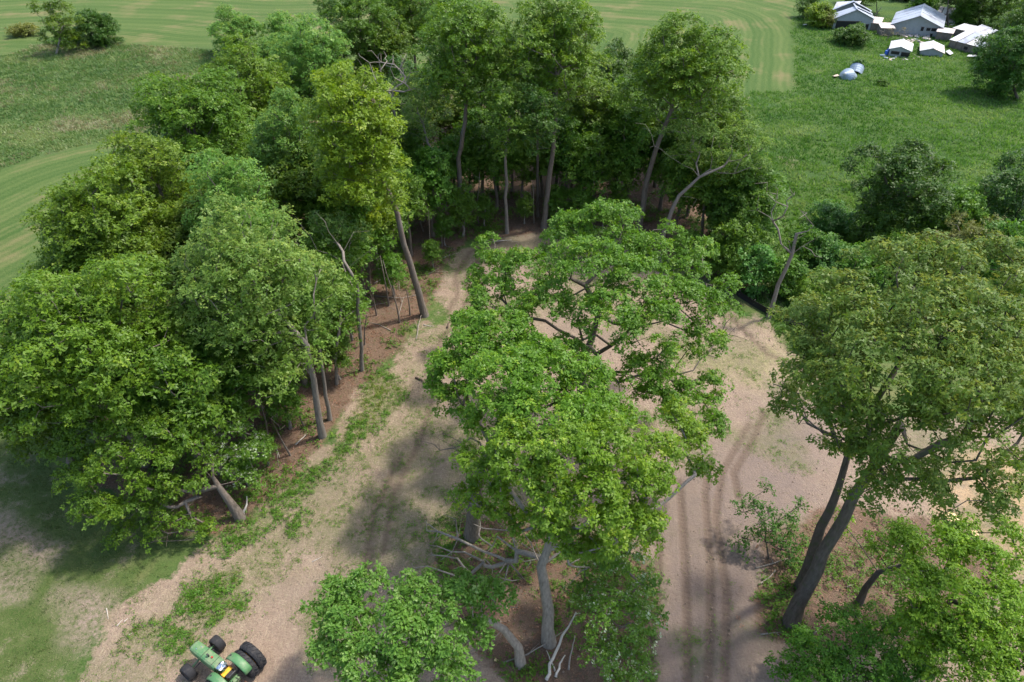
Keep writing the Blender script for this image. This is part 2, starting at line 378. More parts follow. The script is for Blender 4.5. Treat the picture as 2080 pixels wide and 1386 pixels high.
def ground_mat():
    n = NB('ground'); A = lambda k: n.attr('g_'+k)
    P = n.coord()
    nb = n.noise(P, .12, 4); nm_ = n.noise(P, .7, 5); nf = n.noise(P, 3.2, 5, .7); nvf = n.noise(P, 14, 4, .7); nvv = n.noise(P, 42, 3, .7)
    st = n.noise(n.coord((1, .35, 1), (0, 0, .5)), 2.2, 5, .7)
    # hay stubble, raked in swaths
    u = A('u'); uw = n.math('ADD', u, n.math('MULTIPLY', n.noise(P, .05, 3), 3.0))
    s1 = n.math('SINE', n.math('MULTIPLY', uw, 2*math.pi/3.1)); s2 = n.math('SINE', n.math('MULTIPLY', uw, 2*math.pi/1.13)); s3 = n.math('SINE', n.math('MULTIPLY', uw, 2*math.pi/9.7))
    st1 = n.math('ADD', n.math('MULTIPLY', s1, .15), n.math('ADD', n.math('MULTIPLY', s2, .14), n.math('MULTIPLY', s3, .16)))
    fac = n.math('ADD', n.math('ADD', st1, .5), n.math('MULTIPLY', n.math('SUBTRACT', nf, .5), 1.5))
    hay = n.mix(n.ramp(fac, .05, .95), (.050, .095, .022), (.098, .135, .040))
    hay = n.mix(n.ramp(n.math('ADD', nb, n.math('MULTIPLY', st1, .25)), .52, .75), hay, (.155, .145, .062))
    # meadow
    mead = n.mix(n.ramp(n.math('ADD', n.math('MULTIPLY', nm_, .6), n.math('MULTIPLY', nb, .5)), .38, .72), (0.041, 0.081, 0.017), (0.081, 0.126, 0.030))
    mead = n.mix(n.ramp(n.noise(n.coord((1, 2.2, 1), (0, 0, -.5)), .16, 4), .42, .62, 0, .75), mead, (.045, .088, .026))
    mead = n.mix(n.ramp(nf, .55, .8, 0, .5), mead, (0.111, 0.147, 0.040))
    mead = n.mix(n.math('MULTIPLY', A('edge'), .75), mead, (0.037, 0.084, 0.030))
    mead = n.mix(n.ramp(n.math('MULTIPLY', A('dry'), n.math('ADD', nf, nvf)), .55, 1.0, 0, .85), mead, (0.222, 0.178, 0.119))
    mead = n.mix(n.math('MULTIPLY', A('ml'), .5), mead, n.mix(nf, (.075, .125, .035), (.135, .17, .06)))
    col = n.mix(n.math('MAXIMUM', A('mr'), A('ml'), clamp=True), hay, mead)
    col = n.mix(n.math('MULTIPLY', A('lane'), .8), col, (0.252, 0.203, 0.112))
    # lawn with worn patches
    lawn = n.mix(n.ramp(nm_, .3, .7), (.042, .080, .016), (.088, .118, .036)); lawn = n.mix(n.ramp(nvf, .45, .75, 0, .8), lawn, (.13, .125, .055))
    bare = n.mix(nvf, (.18, .135, .10), (.32, .25, .195))
    lawn = n.mix(n.ramp(n.math('ADD', n.math('MULTIPLY', nb, .45), n.math('ADD', n.math('MULTIPLY', nm_, .6), n.math('MULTIPLY', nvf, .3))), .72, .88), lawn, bare)
    lawn = n.mix(n.math('MULTIPLY', A('worn'), n.ramp(nf, .3, .6)), lawn, bare)
    col = n.mix(n.ramp(n.math('ADD', A('lawn'), n.math('MULTIPLY', n.math('SUBTRACT', nf, .5), .9)), .3, .7), col, lawn)
    # leaf litter under the trees
    lit = n.mix(n.ramp(nvf, .3, .7), (.088, .056, .038), (.20, .13, .088)); lit = n.mix(n.ramp(nm_, .45, .7, 0, .8), lit, (0.148, 0.108, 0.079))
    lit = n.mix(n.ramp(nf, .56, .68, 0, .75), lit, (0.044, 0.084, 0.017))
    # bare sandy soil
    soil = n.mix(n.ramp(n.math('ADD', n.math('MULTIPLY', nm_, .6), n.math('MULTIPLY', st, .4)), .3, .72), (0.229, 0.164, 0.119), (0.348, 0.262, 0.195))
    soil = n.mix(n.ramp(nvf, .35, .75, 0, .55), soil, (0.200, 0.140, 0.102)); soil = n.mix(n.ramp(nvv, .55, .8, 0, .45), soil, (0.414, 0.329, 0.251))
    soil = n.mix(n.ramp(st, .55, .75, 0, .6), soil, (0.340, 0.273, 0.185))
    soil = n.mix(n.math('MULTIPLY', A('rake'), n.ramp(st, .35, .65, .1, .8)), soil, (0.296, 0.259, 0.125))
    soil = n.mix(n.math('MULTIPLY', A('sand'), n.ramp(nm_, .35, .55)), soil, (0.459, 0.308, 0.178))
    fl = n.noise(n.coord((1, .22, 1), (0, 0, .9)), 11, 4, .75); fl2 = n.noise(n.coord((.22, 1, 1), (0, 0, .4)), 10, 4, .75)
    soil = n.mix(n.ramp(n.math('MAXIMUM', fl, fl2), .55, .68, 0, .75), soil, (.40, .335, .215))
    soil = n.mix(n.ramp(n.noise(P, 7, 5, .8), .5, .66, 0, .7), soil, (.15, .105, .08))
    soil = n.mix(n.math('MULTIPLY', A('grey_soil'), n.ramp(nm_, .3, .6, .55, .95)), soil, n.mix(nvf, (.125, .092, .078), (.235, .185, .155)))
    soil = n.mix(n.ramp(nb, .5, .7, 0, .5), soil, (.17, .135, .105))
    wf = n.math('MULTIPLY', A('weed'), n.ramp(n.math('ADD', n.math('MULTIPLY', nf, .5), n.math('MULTIPLY', nvf, .5)), .38, .56))
    soil = n.mix(n.math('MULTIPLY', wf, .9), soil, n.mix(nvf, (0.037, 0.077, 0.013), (0.111, 0.140, 0.033)))
    sx = n.n('ShaderNodeSeparateXYZ'); n.t.links.new(P, sx.inputs[0])
    tread = n.ramp(n.math('SINE', n.math('MULTIPLY', n.math('ADD', sx.outputs[1], n.math('MULTIPLY', sx.outputs[0], .35)), 2*math.pi/.34)), -.8, .8, .78, 1)
    soil = n.mix(n.math('MULTIPLY', n.math('MULTIPLY', A('track'), tread), .85), soil, (0.118, 0.083, 0.061))
    wm = n.ramp(n.math('ADD', A('wood'), n.math('MULTIPLY', n.math('SUBTRACT', nf, .5), .7)), .35, .65)
    cm = n.ramp(n.math('ADD', A('clear'), n.math('MULTIPLY', n.math('SUBTRACT', nf, .5), 1.1)), .35, .65)
    col = n.mix(cm, col, soil); col = n.mix(wm, col, lit)
    h = n.math('ADD', n.math('MULTIPLY', nvf, .6), n.math('MULTIPLY', nf, 1.0))
    return n.done(n.bsdf(col, .95, .1, bump=h, bstr=.8, bdist=.14))
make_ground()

# ------------------------------------------------------------------ trees
rng = np.random.default_rng(7)
def unit(a): return a/(np.linalg.norm(a, axis=-1, keepdims=True)+1e-9)
def leaves(centers, rc, g, sprays=12, per=7, L=.2, W=.5, flat=.65, droop=.25, updir=.6, bias=-.35, jit=.35, tri=False):
    """rosettes of small folded leaves spread over the domes of many clumps; returns verts, faces, per-leaf value"""
    N = len(centers); S = N*sprays
    d = unit(g.normal(size=(S, 3))); d[:, 2] = np.where(d[:, 2] < bias, -d[:, 2]*.6, d[:, 2])
    c = np.repeat(centers, sprays, 0); r = np.repeat(rc, sprays)*(.45+.62*np.sqrt(g.random(S)))
    p = c+d*r[:, None]*np.array([1, 1, flat])
    ax = unit(d*.7+np.array([0, 0, updir])+g.normal(size=(S, 3))*jit)
    p = np.repeat(p, per, 0); ax = np.repeat(ax, per, 0); M = S*per
    rad = unit(np.cross(ax, g.normal(size=(M, 3))))
    m = unit(rad+ax*g.uniform(-.15, .5, M)[:, None]-np.array([0, 0, 1])*droop*g.random(M)[:, None])
    n = unit(ax-m*np.sum(ax*m, 1)[:, None]+g.normal(size=(M, 3))*.25); s = np.cross(m, n)
    ln = (L*g.uniform(.65, 1.25, M))[:, None]; b = p+rad*ln*.18+g.normal(size=(M, 3))*L*.25
    wd = ln*W*.5
    V = np.stack([b, b+m*ln*.5+s*wd+n*ln*.07, b+m*ln-np.array([0, 0, 1])*ln*.1, b+m*ln*.5-s*wd+n*ln*.07], 1).reshape(-1, 3)
    if tri:
        V = np.stack([b-s*wd*.9, b+m*ln*.45+s*wd, b+m*ln], 1).reshape(-1, 3); F = np.arange(M*3).reshape(-1, 3)
    else: F = np.arange(M*4).reshape(-1, 4)
    base = np.repeat(g.random(N), sprays*per)*.35+np.repeat(g.random(S), per)*.35+g.random(M)*.35
    return V, F, np.clip(base, 0, 1)

def skeleton(trunk, zf, tips, g, kpath=.22, wander=.1, seg=1.1):
    nodes = [np.array(p, float) for p in trunk]; par = [-1]+list(range(len(trunk)-1))
    pl = [0.0]
    for i in range(1, len(nodes)): pl.append(pl[-1]+np.linalg.norm(nodes[i]-nodes[i-1]))
    trunk_n = len(nodes); top = nodes[-1]
    ok = [1e3 if p[2] < zf-1e-6 else 0.0 for p in nodes]; ok[-1] = 0.0
    order = np.argsort(np.linalg.norm(tips-top, axis=1)); ends = []
    for t in order:
        c = tips[t]; A = np.array(nodes); d = np.linalg.norm(A-c, axis=1)
        cost = d+kpath*np.array(pl)+1.6*np.maximum(0, A[:, 2]-c[2])+np.array(ok)
        i = int(np.argmin(cost)); k = max(1, int(round(d[i]/seg))); a = nodes[i]
        dirn = c-a; bow = np.array([0, 0, 1])*d[i]*.10+g.normal(size=3)*d[i]*wander; last = i
        for q in range(1, k+1):
            f = q/k; pt = a+dirn*f+bow*math.sin(math.pi*f)+(g.normal(size=3)*.05*min(d[i], 2) if q < k else 0)
            nodes.append(pt); par.append(last); pl.append(pl[last]+d[i]/k); ok.append(0.0); last = len(nodes)-1
        ends.append(last)
    return np.array(nodes), np.array(par), ends, trunk_n

def skin(nodes, par, ends, trunk_n, r0, rtop, rtip=.014, pw=.46, rmax=None, flare=1.22):
    n = len(nodes); w_ = np.zeros(n); w_[ends] += 1; ch = [[] for _ in range(n)]
    for i in range(n-1, 0, -1): w_[par[i]] += max(w_[i], .5)
    for i in range(1, n): ch[par[i]].append(i)
    rad = rtip*np.maximum(w_, 1)**pw
    cap = r0*.62
    rad = np.minimum(rad, cap)
    if trunk_n > 1:
        f = np.arange(trunk_n)/(trunk_n-1)
        rad[:trunk_n] = np.maximum(r0+(rtop-r0)*f, 0); rad[0] = r0*flare
    VV = []; FF = []; b = 0; starts = [(0, None)]
    while starts:
        i, p = starts.pop(); chain = [i] if p is None else [p, i]
        while True:
            cs = sorted(ch[chain[-1]], key=lambda q: -w_[q])
            if chain[-1] < trunk_n-1:
                nx_ = chain[-1]+1 if (chain[-1]+1) in cs else cs[0]
                for q in cs:
                    if q != nx_: starts.append((q, chain[-1]))
                chain.append(nx_); continue
            if not cs: break
            for q in cs[1:]: starts.append((q, chain[-1]))
            chain.append(cs[0])
        rr = rad[chain].copy()
        if p is not None: rr[0] = min(rr[0], rr[1]*1.25)
        if p is not None: rr[-1] *= .5
        m = 10 if rr[0] > .16 else (6 if rr[0] > .06 else (4 if rr[0] > .03 else 3))
        V, F = loft(nodes[chain], rr, m); VV.append(V); FF.append(F+b); b += len(V)
    return np.concatenate(VV), np.concatenate(FF)

def auto_lobes(c, r, rz, g, k=13, low=.25):
    out = []; ga = math.pi*(3-math.sqrt(5)); off = g.random()*6
    for i in range(k):
        z = 1-(i+.5)/k*(1+low+.25); z = max(z, -.9); q = math.sqrt(max(0, 1-z*z)); a = off+i*ga
        j = g.normal(size=3)*.09
        f = .62*(g.uniform(.82, 1.2))
        out.append((c+np.array([(q*math.cos(a)+j[0])*r*f, (q*math.sin(a)+j[1])*r*f, (z+j[2])*rz*f]), g.uniform(.33, .50)*r, g.uniform(.30, .44)*rz))
    out.append((c+np.array([0, 0, rz*.2]), .5*r, .5*rz))
    return out
def lobe_tips(lobes, g, dens=1.7, bias=-.45, inner=.74):
    T = []
    for l in lobes:
        c, a = l[0], l[1]; bz = l[2] if len(l) > 2 else a*.8
        n = max(4, int(dens*(a*a*.65+a*bz*.35)*4)); d = unit(g.normal(size=(n, 3)))
        d[:, 2] = np.where(d[:, 2] < bias, -d[:, 2], d[:, 2])
        r = inner+(1-inner)*g.random(n)
        T.append(c+d*r[:, None]*np.array([a, a, bz]))
    return np.concatenate(T)
ITEMS = []
def tree_meshes(trunk, lobes, g, leaf, barkm, r0, rtop=None, zf=None, dens=1.7, rc=.62, dead=None, twig=0, minz=.5, kpath=.22, wander=.1, flare=1.22, pw=.46, rtip=.014, **lk):
    """trunk: polyline from the base at the origin; lobes: (centre, radius[, height radius]); returns trunk and crown meshes"""
    trunk = np.array(trunk, float)
    P = [trunk[0]]
    for i in range(len(trunk)-1):
        k = max(1, int(np.linalg.norm(trunk[i+1]-trunk[i])/1.2))
        for q in range(1, k+1):
            f = q/k; P.append(trunk[i]*(1-f)+trunk[i+1]*f+(g.normal(size=3)*np.array([.05, .05, 0]) if not (i == len(trunk)-2 and q == k) else 0))
    P = np.array(P); zf = P[-1][2]*.72 if zf is None else zf
    tips = lobe_tips(lobes, g, dens) if lobes else np.zeros((0, 3))
    tips = tips[tips[:, 2] > minz] if len(tips) else tips
    nd = 0; allt = tips
    if dead is not None and len(dead): allt = np.concatenate([tips, np.array(dead)]) if len(tips) else np.array(dead); nd = len(dead)
    nodes, par, ends, tn = skeleton(P, zf, allt, g, kpath, wander)
    V, F = skin(nodes, par, ends, tn, r0, r0*.45 if rtop is None else rtop, flare=flare, pw=pw, rtip=rtip)
    if twig and len(tips):                       # fine side twigs inside each clump
        b = len(V); S = len(tips)*twig; c = np.repeat(tips, twig, 0); d = unit(g.normal(size=(S, 3)))
        e = c+d*rc*g.uniform(.5, 1.05, S)[:, None]*np.array([1, 1, .7]); s = unit(np.cross(d, g.normal(size=(S, 3))))*.011
        q = np.cross(d, s)
        VT = np.stack([c+s, c-s*.5+q, c-s*.5-q, e], 1).reshape(-1, 3); i = b+np.arange(S)[:, None]*4
        FT = np.concatenate([i+np.array([[0, 1, 3, 3]]), i+np.array([[1, 2, 3, 3]]), i+np.array([[2, 0, 3, 3]])])
        FF = [tuple(f) for f in F]+[tuple(f[:3]) for f in FT]; V = np.concatenate([V, VT]); F = FF
    tm = np_mesh('trunk', V, F, barkm, smooth=True)
    cm = None
    if len(tips):
        LV, LF, v = leaves(tips, rc*g.uniform(.75, 1.25, len(tips)), g, **lk)
        cm = np_mesh('crown', LV, LF, leaf, v=v)
    return tm, cm
def plant(name, base, tm, cm, label, cat, group=None, rz=0, sc=(1, 1, 1)):
    e = empty(name, base, label, cat, group, rz); e.scale = sc
    if tm is not None: add('trunk', tm, e)
    if cm is not None: add('crown', cm, e)
    return e
def gz(x, y): return float(land_height(np.array([x]), np.array([y]))[0])
def onland(p):
    p = np.array(p, float); p[2] = gz(p[0], p[1])-.05; return p
# ------------------------------------------------------------------ the wood
WOODG = 'trees of the wood'
def wt(cx, cy, wpx, h, zb, leaf, barkm, label, name='oak_tree', base=None, path=None, r0=.26, group=None, seed=1, k=15, dens=1.5, L=.225, sprays=13, per=8, rc=.78, W=.75, tri=True, low=.8, dead=None, zf=None, cat='tree', extra=(), **kw):
    g = np.random.default_rng(seed*13+5)
    hc = (h+zb)/2; c = at(cx, cy, hc); r = wpx/2*mpp(cx, cy, hc)*.93; rz = (h-zb)/2
    b = onland(at(*base)) if base else onland((c[0], c[1], 0))
    loc = c-b
    if path: tr = [np.zeros(3)]+[atY(a, q, b[1])-b for a, q in path]; p_ = tr[-1]; tr += [p_*.55+loc*.45+np.array([0, 0, .8]), loc+np.array([0, 0, .5])]
    else:
        s = g.normal(size=2)*.35
        tr = [np.zeros(3), np.array([s[0]*.4, s[1]*.4, zb*.55]), np.array([loc[0]*.45+s[0], loc[1]*.45+s[1], zb+(loc[2]-zb)*.25]), loc+np.array([0, 0, rz*.2])]
    lobes = auto_lobes(loc, r, rz, g, k, low)+[(at(x_, y_, z_)-b, r_, r_*.8) for x_, y_, z_, r_ in extra]
    dd = None
    if dead: dd = [at(*q)-b for q in dead]
    tm, cm = tree_meshes(tr, lobes, g, leaf, barkm, r0, zf=(zb*.8 if zf is None else zf), dens=dens, rc=rc, dead=dd, L=L, W=W, tri=tri, sprays=sprays, per=per, **kw)
    return plant(name, b, tm, cm, label, cat, group)

# front rank and canopy, each its own tree
wt(190, 722, 380, 16, 3.5, 'oak_leaf', 'oak_bark', 'broad yellow-green oak bulging out of the wood above the shaded lawn', seed=2, k=17, r0=.34)
wt(70, 815, 230, 10.5, 1, 'oak_leaf_deep', 'oak_bark', 'low dark oak skirting the wood beside the shaded lawn', seed=3, r0=.22, low=.6)
wt(218, 500, 275, 17, 4, 'oak_leaf', 'oak_bark', 'tall yellow-green oak at the wood edge beside the mown hay strip', seed=4, k=15)
wt(520, 612, 325, 17.5, 3.5, 'maple_leaf_pale', 'pale_bark', 'large pale blue-green maple with bare grey trunk beside the weed strip', 'maple_tree', base=(655, 886), path=[(641, 800), (626, 705)], seed=5, k=20, r0=.27, L=.2, sprays=14, low=.8, extra=[(625, 692, 8, 1.2), (645, 725, 7.5, .8), (600, 745, 7.5, 1.2), (560, 785, 7, 1.3), (620, 650, 9, 1.2)])
wt(480, 455, 200, 17, 6, 'maple_leaf', 'oak_bark', 'mid-green maple rising behind the large pale blue-green maple', 'maple_tree', seed=6)
wt(335, 415, 220, 17, 5, 'oak_leaf', 'oak_bark', 'yellow-green oak between the hay strip and the pale maple', seed=7)
wt(400, 285, 290, 18, 5, 'oak_leaf_deep', 'oak_bark', 'wide olive-green oak where the hay strip meets the rough meadow', seed=8, k=16)
wt(515, 200, 200, 18, 6, 'oak_leaf', 'oak_bark', 'rounded yellow-green oak at the wood edge beside the rough meadow', seed=9)
wt(600, 330, 165, 18, 6, 'maple_leaf', 'oak_bark', 'bluish maple squeezed beside the brightest yellow-green oak', 'maple_tree', seed=10)
wt(724, 285, 212, 21.5, 10.5, 'oak_leaf_bright', 'oak_bark', 'brightest yellow-green oak with a tall leaning trunk at the clearing edge', base=(863, 641), path=[(843, 570), (815, 470), (795, 400)], seed=11, k=18, r0=.33, dens=1.6, low=.9, extra=[(795, 385, 13.2, 1.2), (790, 335, 15, 1.4), (765, 415, 12.5, 1.0), (800, 415, 12, .8), (700, 400, 13, 1.3), (740, 405, 13, 1.2)])
wt(722, 408, 190, 13.5, 5, 'oak_leaf_bright', 'oak_bark', 'smaller bright oak tucked under the brightest yellow-green oak', seed=12, r0=.18, low=.9, dens=1.6)
wt(640, 150, 210, 18, 6, 'maple_leaf', 'oak_bark', 'feathery light green maple beside the rough meadow corner', 'maple_tree', seed=13)
wt(735, 78, 165, 19, 6, 'oak_leaf_deep', 'oak_bark', 'olive oak at the back of the wood near the farm lane', seed=14)
wt(835, 35, 170, 19, 6, 'oak_leaf', 'oak_bark', 'yellow-green oak crowning the back of the wood', seed=15)
wt(925, 55, 165, 19.5, 6, 'maple_leaf', 'oak_bark', 'wind-swept bluish maple at the back of the wood against the hay field', 'maple_tree', seed=16)
wt(950, 140, 225, 22.5, 9.5, 'oak_leaf', 'oak_bark', 'tall oak with twin trunks splitting low at the clearing edge', base=(938, 458), path=[(935, 380), (932, 320), (945, 250)], seed=17, low=.45, k=15, r0=.3)
wt(1125, 130, 250, 23, 10, 'oak_leaf_deep', 'oak_bark', 'tallest oak, its long straight grey trunk bare to the crown', base=(1104, 462), path=[(1112, 390), (1124, 300), (1130, 210)], seed=18, low=.45, k=17, r0=.31, dens=1.4)
wt(1390, 172, 262, 21.5, 9.5, 'oak_leaf_deep', 'oak_bark', 'tall dark oak on a leaning forked trunk against the hay field', base=(1296, 472), path=[(1310, 390), (1330, 310), (1352, 255)], seed=19, low=.45, k=16, r0=.33, dens=1.3)
wt(1035, 250, 120, 17, 9, 'understory_leaf', 'pale_bark', 'slim tree with a straight pale trunk beside the tallest oak', 'slim_tree', base=(1030, 474), path=[(1028, 400), (1026, 320), (1036, 260)], seed=20, r0=.2, k=8)
wt(1095, 260, 110, 17, 8, 'cherry_leaf', 'dark_bark', 'slim dark tree standing just behind the tallest oak', 'slim_tree', base=(1092, 440), path=[(1092, 360), (1092, 280)], seed=21, r0=.17, k=7)
wt(850, 240, 150, 16, 6, 'maple_leaf_pale', 'pale_bark', 'thin pale-leaved tree with bare twigs beside the brightest yellow-green oak', 'maple_tree', base=(915, 462), path=[(905, 400), (893, 340), (870, 290)], seed=22, dens=.7, k=10, r0=.2, twig=2)
wt(680, 500, 165, 12, 5, 'maple_leaf_pale', 'pale_bark', 'sparse maple with crooked bare limbs beside the leafy slope', 'maple_tree', base=(735, 752), path=[(733, 680), (722, 575), (700, 530)], seed=23, dens=.6, k=8, r0=.17, twig=2,
   dead=[(600, 440, 12), (620, 470, 11), (640, 430, 12.5), (590, 480, 10.5), (660, 450, 12), (750, 470, 11), (760, 500, 10)])
wt(640, 640, 110, 12, 6, 'maple_leaf', 'pale_bark', 'slender tree on a thin grey trunk just behind the large pale maple', 'slim_tree', base=(670, 852), path=[(660, 780), (652, 720)], seed=24, r0=.17, k=7)
wt(700, 620, 110, 9, 3.5, 'understory_leaf', 'pale_bark', 'small tree with a leaning stem above the red leaf litter', 'slim_tree', base=(684, 780), path=[(680, 730), (690, 660)], seed=25, r0=.13, k=7, dens=.8)
# leaning tree with a crooked limb at the right end of the wood
b = onland(at(1340, 532)); q = lambda a, c: atY(a, c, b[1])-b
g = np.random.default_rng(41)
lob = [(q(1440, 300)+np.array([0, 1, 0]), 2.0), (q(1510, 295)+np.array([0, 1, 0]), 2.0), (q(1560, 310), 1.4), (q(1400, 335)+np.array([0, 2, 0]), 1.7), (q(1470, 350)+np.array([0, 1.5, 0]), 1.5), (q(1520, 340), 1.5), (q(1385, 290)+np.array([0, 2, 0]), 1.5)]
tm, cm = tree_meshes([np.zeros(3), q(1348, 470), q(1378, 398), q(1420, 360), q(1470, 338)], lob, g, 'maple_leaf', 'pale_bark', .27, .1, zf=q(1378, 398)[2], dens=1.5, rc=.7,
    dead=[q(1415, 405), q(1425, 380), q(1400, 430), q(1320, 300), q(1290, 250)], L=.22, sprays=11, per=6)
plant('maple_tree', b, tm, cm, 'leaning maple with a pale crooked limb at the meadow end of the wood', 'tree')
# dead grey tree in the canopy
b = onland(at(812, 450)); g = np.random.default_rng(42); q = lambda a, c, d=0: atY(a, c, b[1]+d)-b
dd = [q(780+g.uniform(-55, 75), 140+g.uniform(-40, 50), g.uniform(-3, 3)) for _ in range(70)]
tm, _ = tree_meshes([np.zeros(3), q(804, 250), q(800, 205)], [], g, 'oak_leaf', 'dead_wood', .2, .1, zf=q(800, 235)[2], dead=dd, rtip=.022)
plant('dead_tree', b, tm, None, 'leafless grey dead tree poking up through the canopy', 'tree')

# interior trees that fill the wood, and its shaded understory
g0 = np.random.default_rng(99)
protos = []
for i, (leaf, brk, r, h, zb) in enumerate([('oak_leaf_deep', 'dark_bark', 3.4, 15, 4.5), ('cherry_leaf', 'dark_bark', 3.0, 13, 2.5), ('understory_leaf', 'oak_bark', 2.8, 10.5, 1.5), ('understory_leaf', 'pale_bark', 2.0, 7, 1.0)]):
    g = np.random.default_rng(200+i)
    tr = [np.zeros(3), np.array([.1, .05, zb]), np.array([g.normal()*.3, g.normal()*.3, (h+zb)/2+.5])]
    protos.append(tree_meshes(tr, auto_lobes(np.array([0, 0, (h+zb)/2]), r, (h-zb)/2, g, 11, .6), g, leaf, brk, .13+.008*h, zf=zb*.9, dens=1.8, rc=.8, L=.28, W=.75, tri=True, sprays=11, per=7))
def fill(px, py, p, label, group, s=1.0, name='wood_tree', cat='tree'):
    b = onland(at(px, py)); z = s*g0.uniform(.9, 1.1)
    plant(name, b, *protos[p], label, cat, group, g0.uniform(0, 6.28), (z, z, z*g0.uniform(.93, 1.07)))
IN = ['olive-leaved tree filling the inside of the wood behind its front rank', 'dark-leaved tree in the shade inside the wood behind its front rank']
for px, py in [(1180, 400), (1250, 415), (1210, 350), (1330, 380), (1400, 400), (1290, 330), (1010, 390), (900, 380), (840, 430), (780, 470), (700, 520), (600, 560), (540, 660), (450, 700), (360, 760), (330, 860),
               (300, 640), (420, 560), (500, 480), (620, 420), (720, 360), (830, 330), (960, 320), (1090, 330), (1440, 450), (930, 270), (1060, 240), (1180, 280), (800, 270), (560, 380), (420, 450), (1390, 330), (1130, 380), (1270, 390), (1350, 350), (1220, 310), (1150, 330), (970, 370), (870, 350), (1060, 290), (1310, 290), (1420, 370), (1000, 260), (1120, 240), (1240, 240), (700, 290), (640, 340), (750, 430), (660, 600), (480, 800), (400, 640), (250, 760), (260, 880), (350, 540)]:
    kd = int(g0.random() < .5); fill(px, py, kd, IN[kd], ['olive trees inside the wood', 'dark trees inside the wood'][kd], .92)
UN = 'leafy young tree in the shade under the wood canopy'
for px, py in [(955, 430), (1010, 425), (1060, 420), (1150, 430), (1190, 440), (1240, 440), (1160, 395), (1370, 470), (1420, 500), (1460, 520), (1395, 440), (880, 480), (835, 520), (770, 560), (690, 690), (620, 780), (560, 850),
               (500, 900), (450, 960), (400, 930), (590, 700), (740, 600), (1340, 430), (1480, 480), (1205, 420), (1100, 400), (1270, 440), (1310, 410), (1040, 390), (980, 400), (920, 440), (1180, 370), (1450, 490), (1500, 530), (800, 500), (650, 740), (530, 830), (470, 880), (700, 620), (860, 450)]:
    fill(px, py, 2, UN, 'young trees under the canopy', .95, 'young_tree')
ED = 'low leafy sapling on the edge where wood meets clearing'
for px, py in [(905, 500), (940, 480), (985, 462), (1130, 455), (1175, 462), (1225, 468), (1390, 540), (1440, 570), (1480, 585), (880, 545), (800, 600), (715, 690), (690, 770), (590, 870), (545, 945), (505, 985), (1065, 455), (1255, 465)]:
    fill(px, py, 3, ED, 'saplings along the clearing edge', g0.uniform(.45, .75), 'sapling', 'sapling')

# thin bare stems standing along the edge
def stem(path, r, label, group=None, name='bare_sapling', matn='oak_bark', ndead=4, spread=.8):
    b = onland(at(*path[0])); g = np.random.default_rng(int(path[0][0])*7+int(path[0][1])); P = [np.zeros(3)]+[atY(a, c, b[1])-b for a, c in path[1:]]
    top = P[-1]; dd = [top*g.uniform(.6, 1.0)+np.array([g.normal()*.5*spread, g.normal()*.5*spread, g.uniform(.2, 1.0)*spread]) for _ in range(ndead)]
    tm, _ = tree_meshes(P, [], g, 'oak_leaf', matn, r, r*.5, zf=top[2]*.5, dead=dd, rtip=.01, flare=1.2, pw=.3, wander=.04)
    return plant(name, b, tm, None, label, 'sapling', group)
BS = 'thin bare grey stem standing on the red leaf litter at the wood edge'
for p in [[(812, 655), (795, 590), (778, 530)], [(790, 620), (780, 560), (772, 520)], [(876, 526), (874, 480), (870, 430)], [(972, 456), (972, 400), (974, 350)], [(898, 500), (896, 460)], [(548, 900), (536, 850), (528, 820)],
          [(590, 925), (570, 890), (550, 850)], [(1085, 455), (1084, 420), (1082, 370)], [(1203, 455), (1205, 400), (1208, 350)], [(765, 640), (755, 590)], [(833, 640), (826, 590)], [(740, 700), (745, 640)], [(860, 470), (845, 420), (838, 380)], [(885, 470), (868, 430), (850, 400)], [(620, 870), (600, 830)]]:
    stem(p, .07, BS, 'bare stems at the wood edge')

# half-dead slender tree by the black fence
b = onland(at(1561, 645)); g = np.random.default_rng(51); q = lambda a, c, d=0: atY(a, c, b[1]+d)-b
dd = [q(1580, 385), q(1575, 410), q(1560, 395), q(1640, 470), q(1648, 490), q(1628, 430), q(1600, 420), q(1590, 440), q(1655, 520, -1), q(1570, 450, 1), q(1610, 395, 1)]
tm, cm = tree_meshes([np.zeros(3), q(1582, 580), q(1608, 515), q(1618, 475)], [(q(1560, 400, 2), .9), (q(1530, 430, 2), .8), (q(1600, 500), .7)], g, 'understory_leaf', 'pale_bark', .2, .13, zf=q(1605, 520)[2], dens=1.3, rc=.45, dead=dd+[p+np.array([g.normal()*.6, g.normal()*.6, g.uniform(.2, .9)]) for p in dd for _ in range(2)], L=.18, sprays=8, per=5, rtip=.017)
plant('dying_tree', b, tm, cm, 'half-dead slender tree with a broken top beside the black fence', 'tree')

# ------------------------------------------------------------------ trees traced lobe by lobe
def hero(name, base, path, lobes, leaf, barkm, r0, label, dead=None, seed=1, yscale=1.0, cat='tree', **kw):
    g = np.random.default_rng(seed); b = onland(at(*base))
    P = [np.zeros(3)]+[at(*p)-b for p in path]
    lb = [(at(x, y, z)-b, r, r*yscale) for x, y, z, r in lobes]
    dd = [at(*p)-b for p in dead] if dead else None
    if dd: dd = dd+[p+g.normal(size=3)*np.array([.5, .5, .3]) for p in dd for _ in range(3)]
    tm, cm = tree_meshes(P, lb, g, leaf, barkm, r0, dead=dd, **kw)
    return plant(name, b, tm, cm, label, cat)
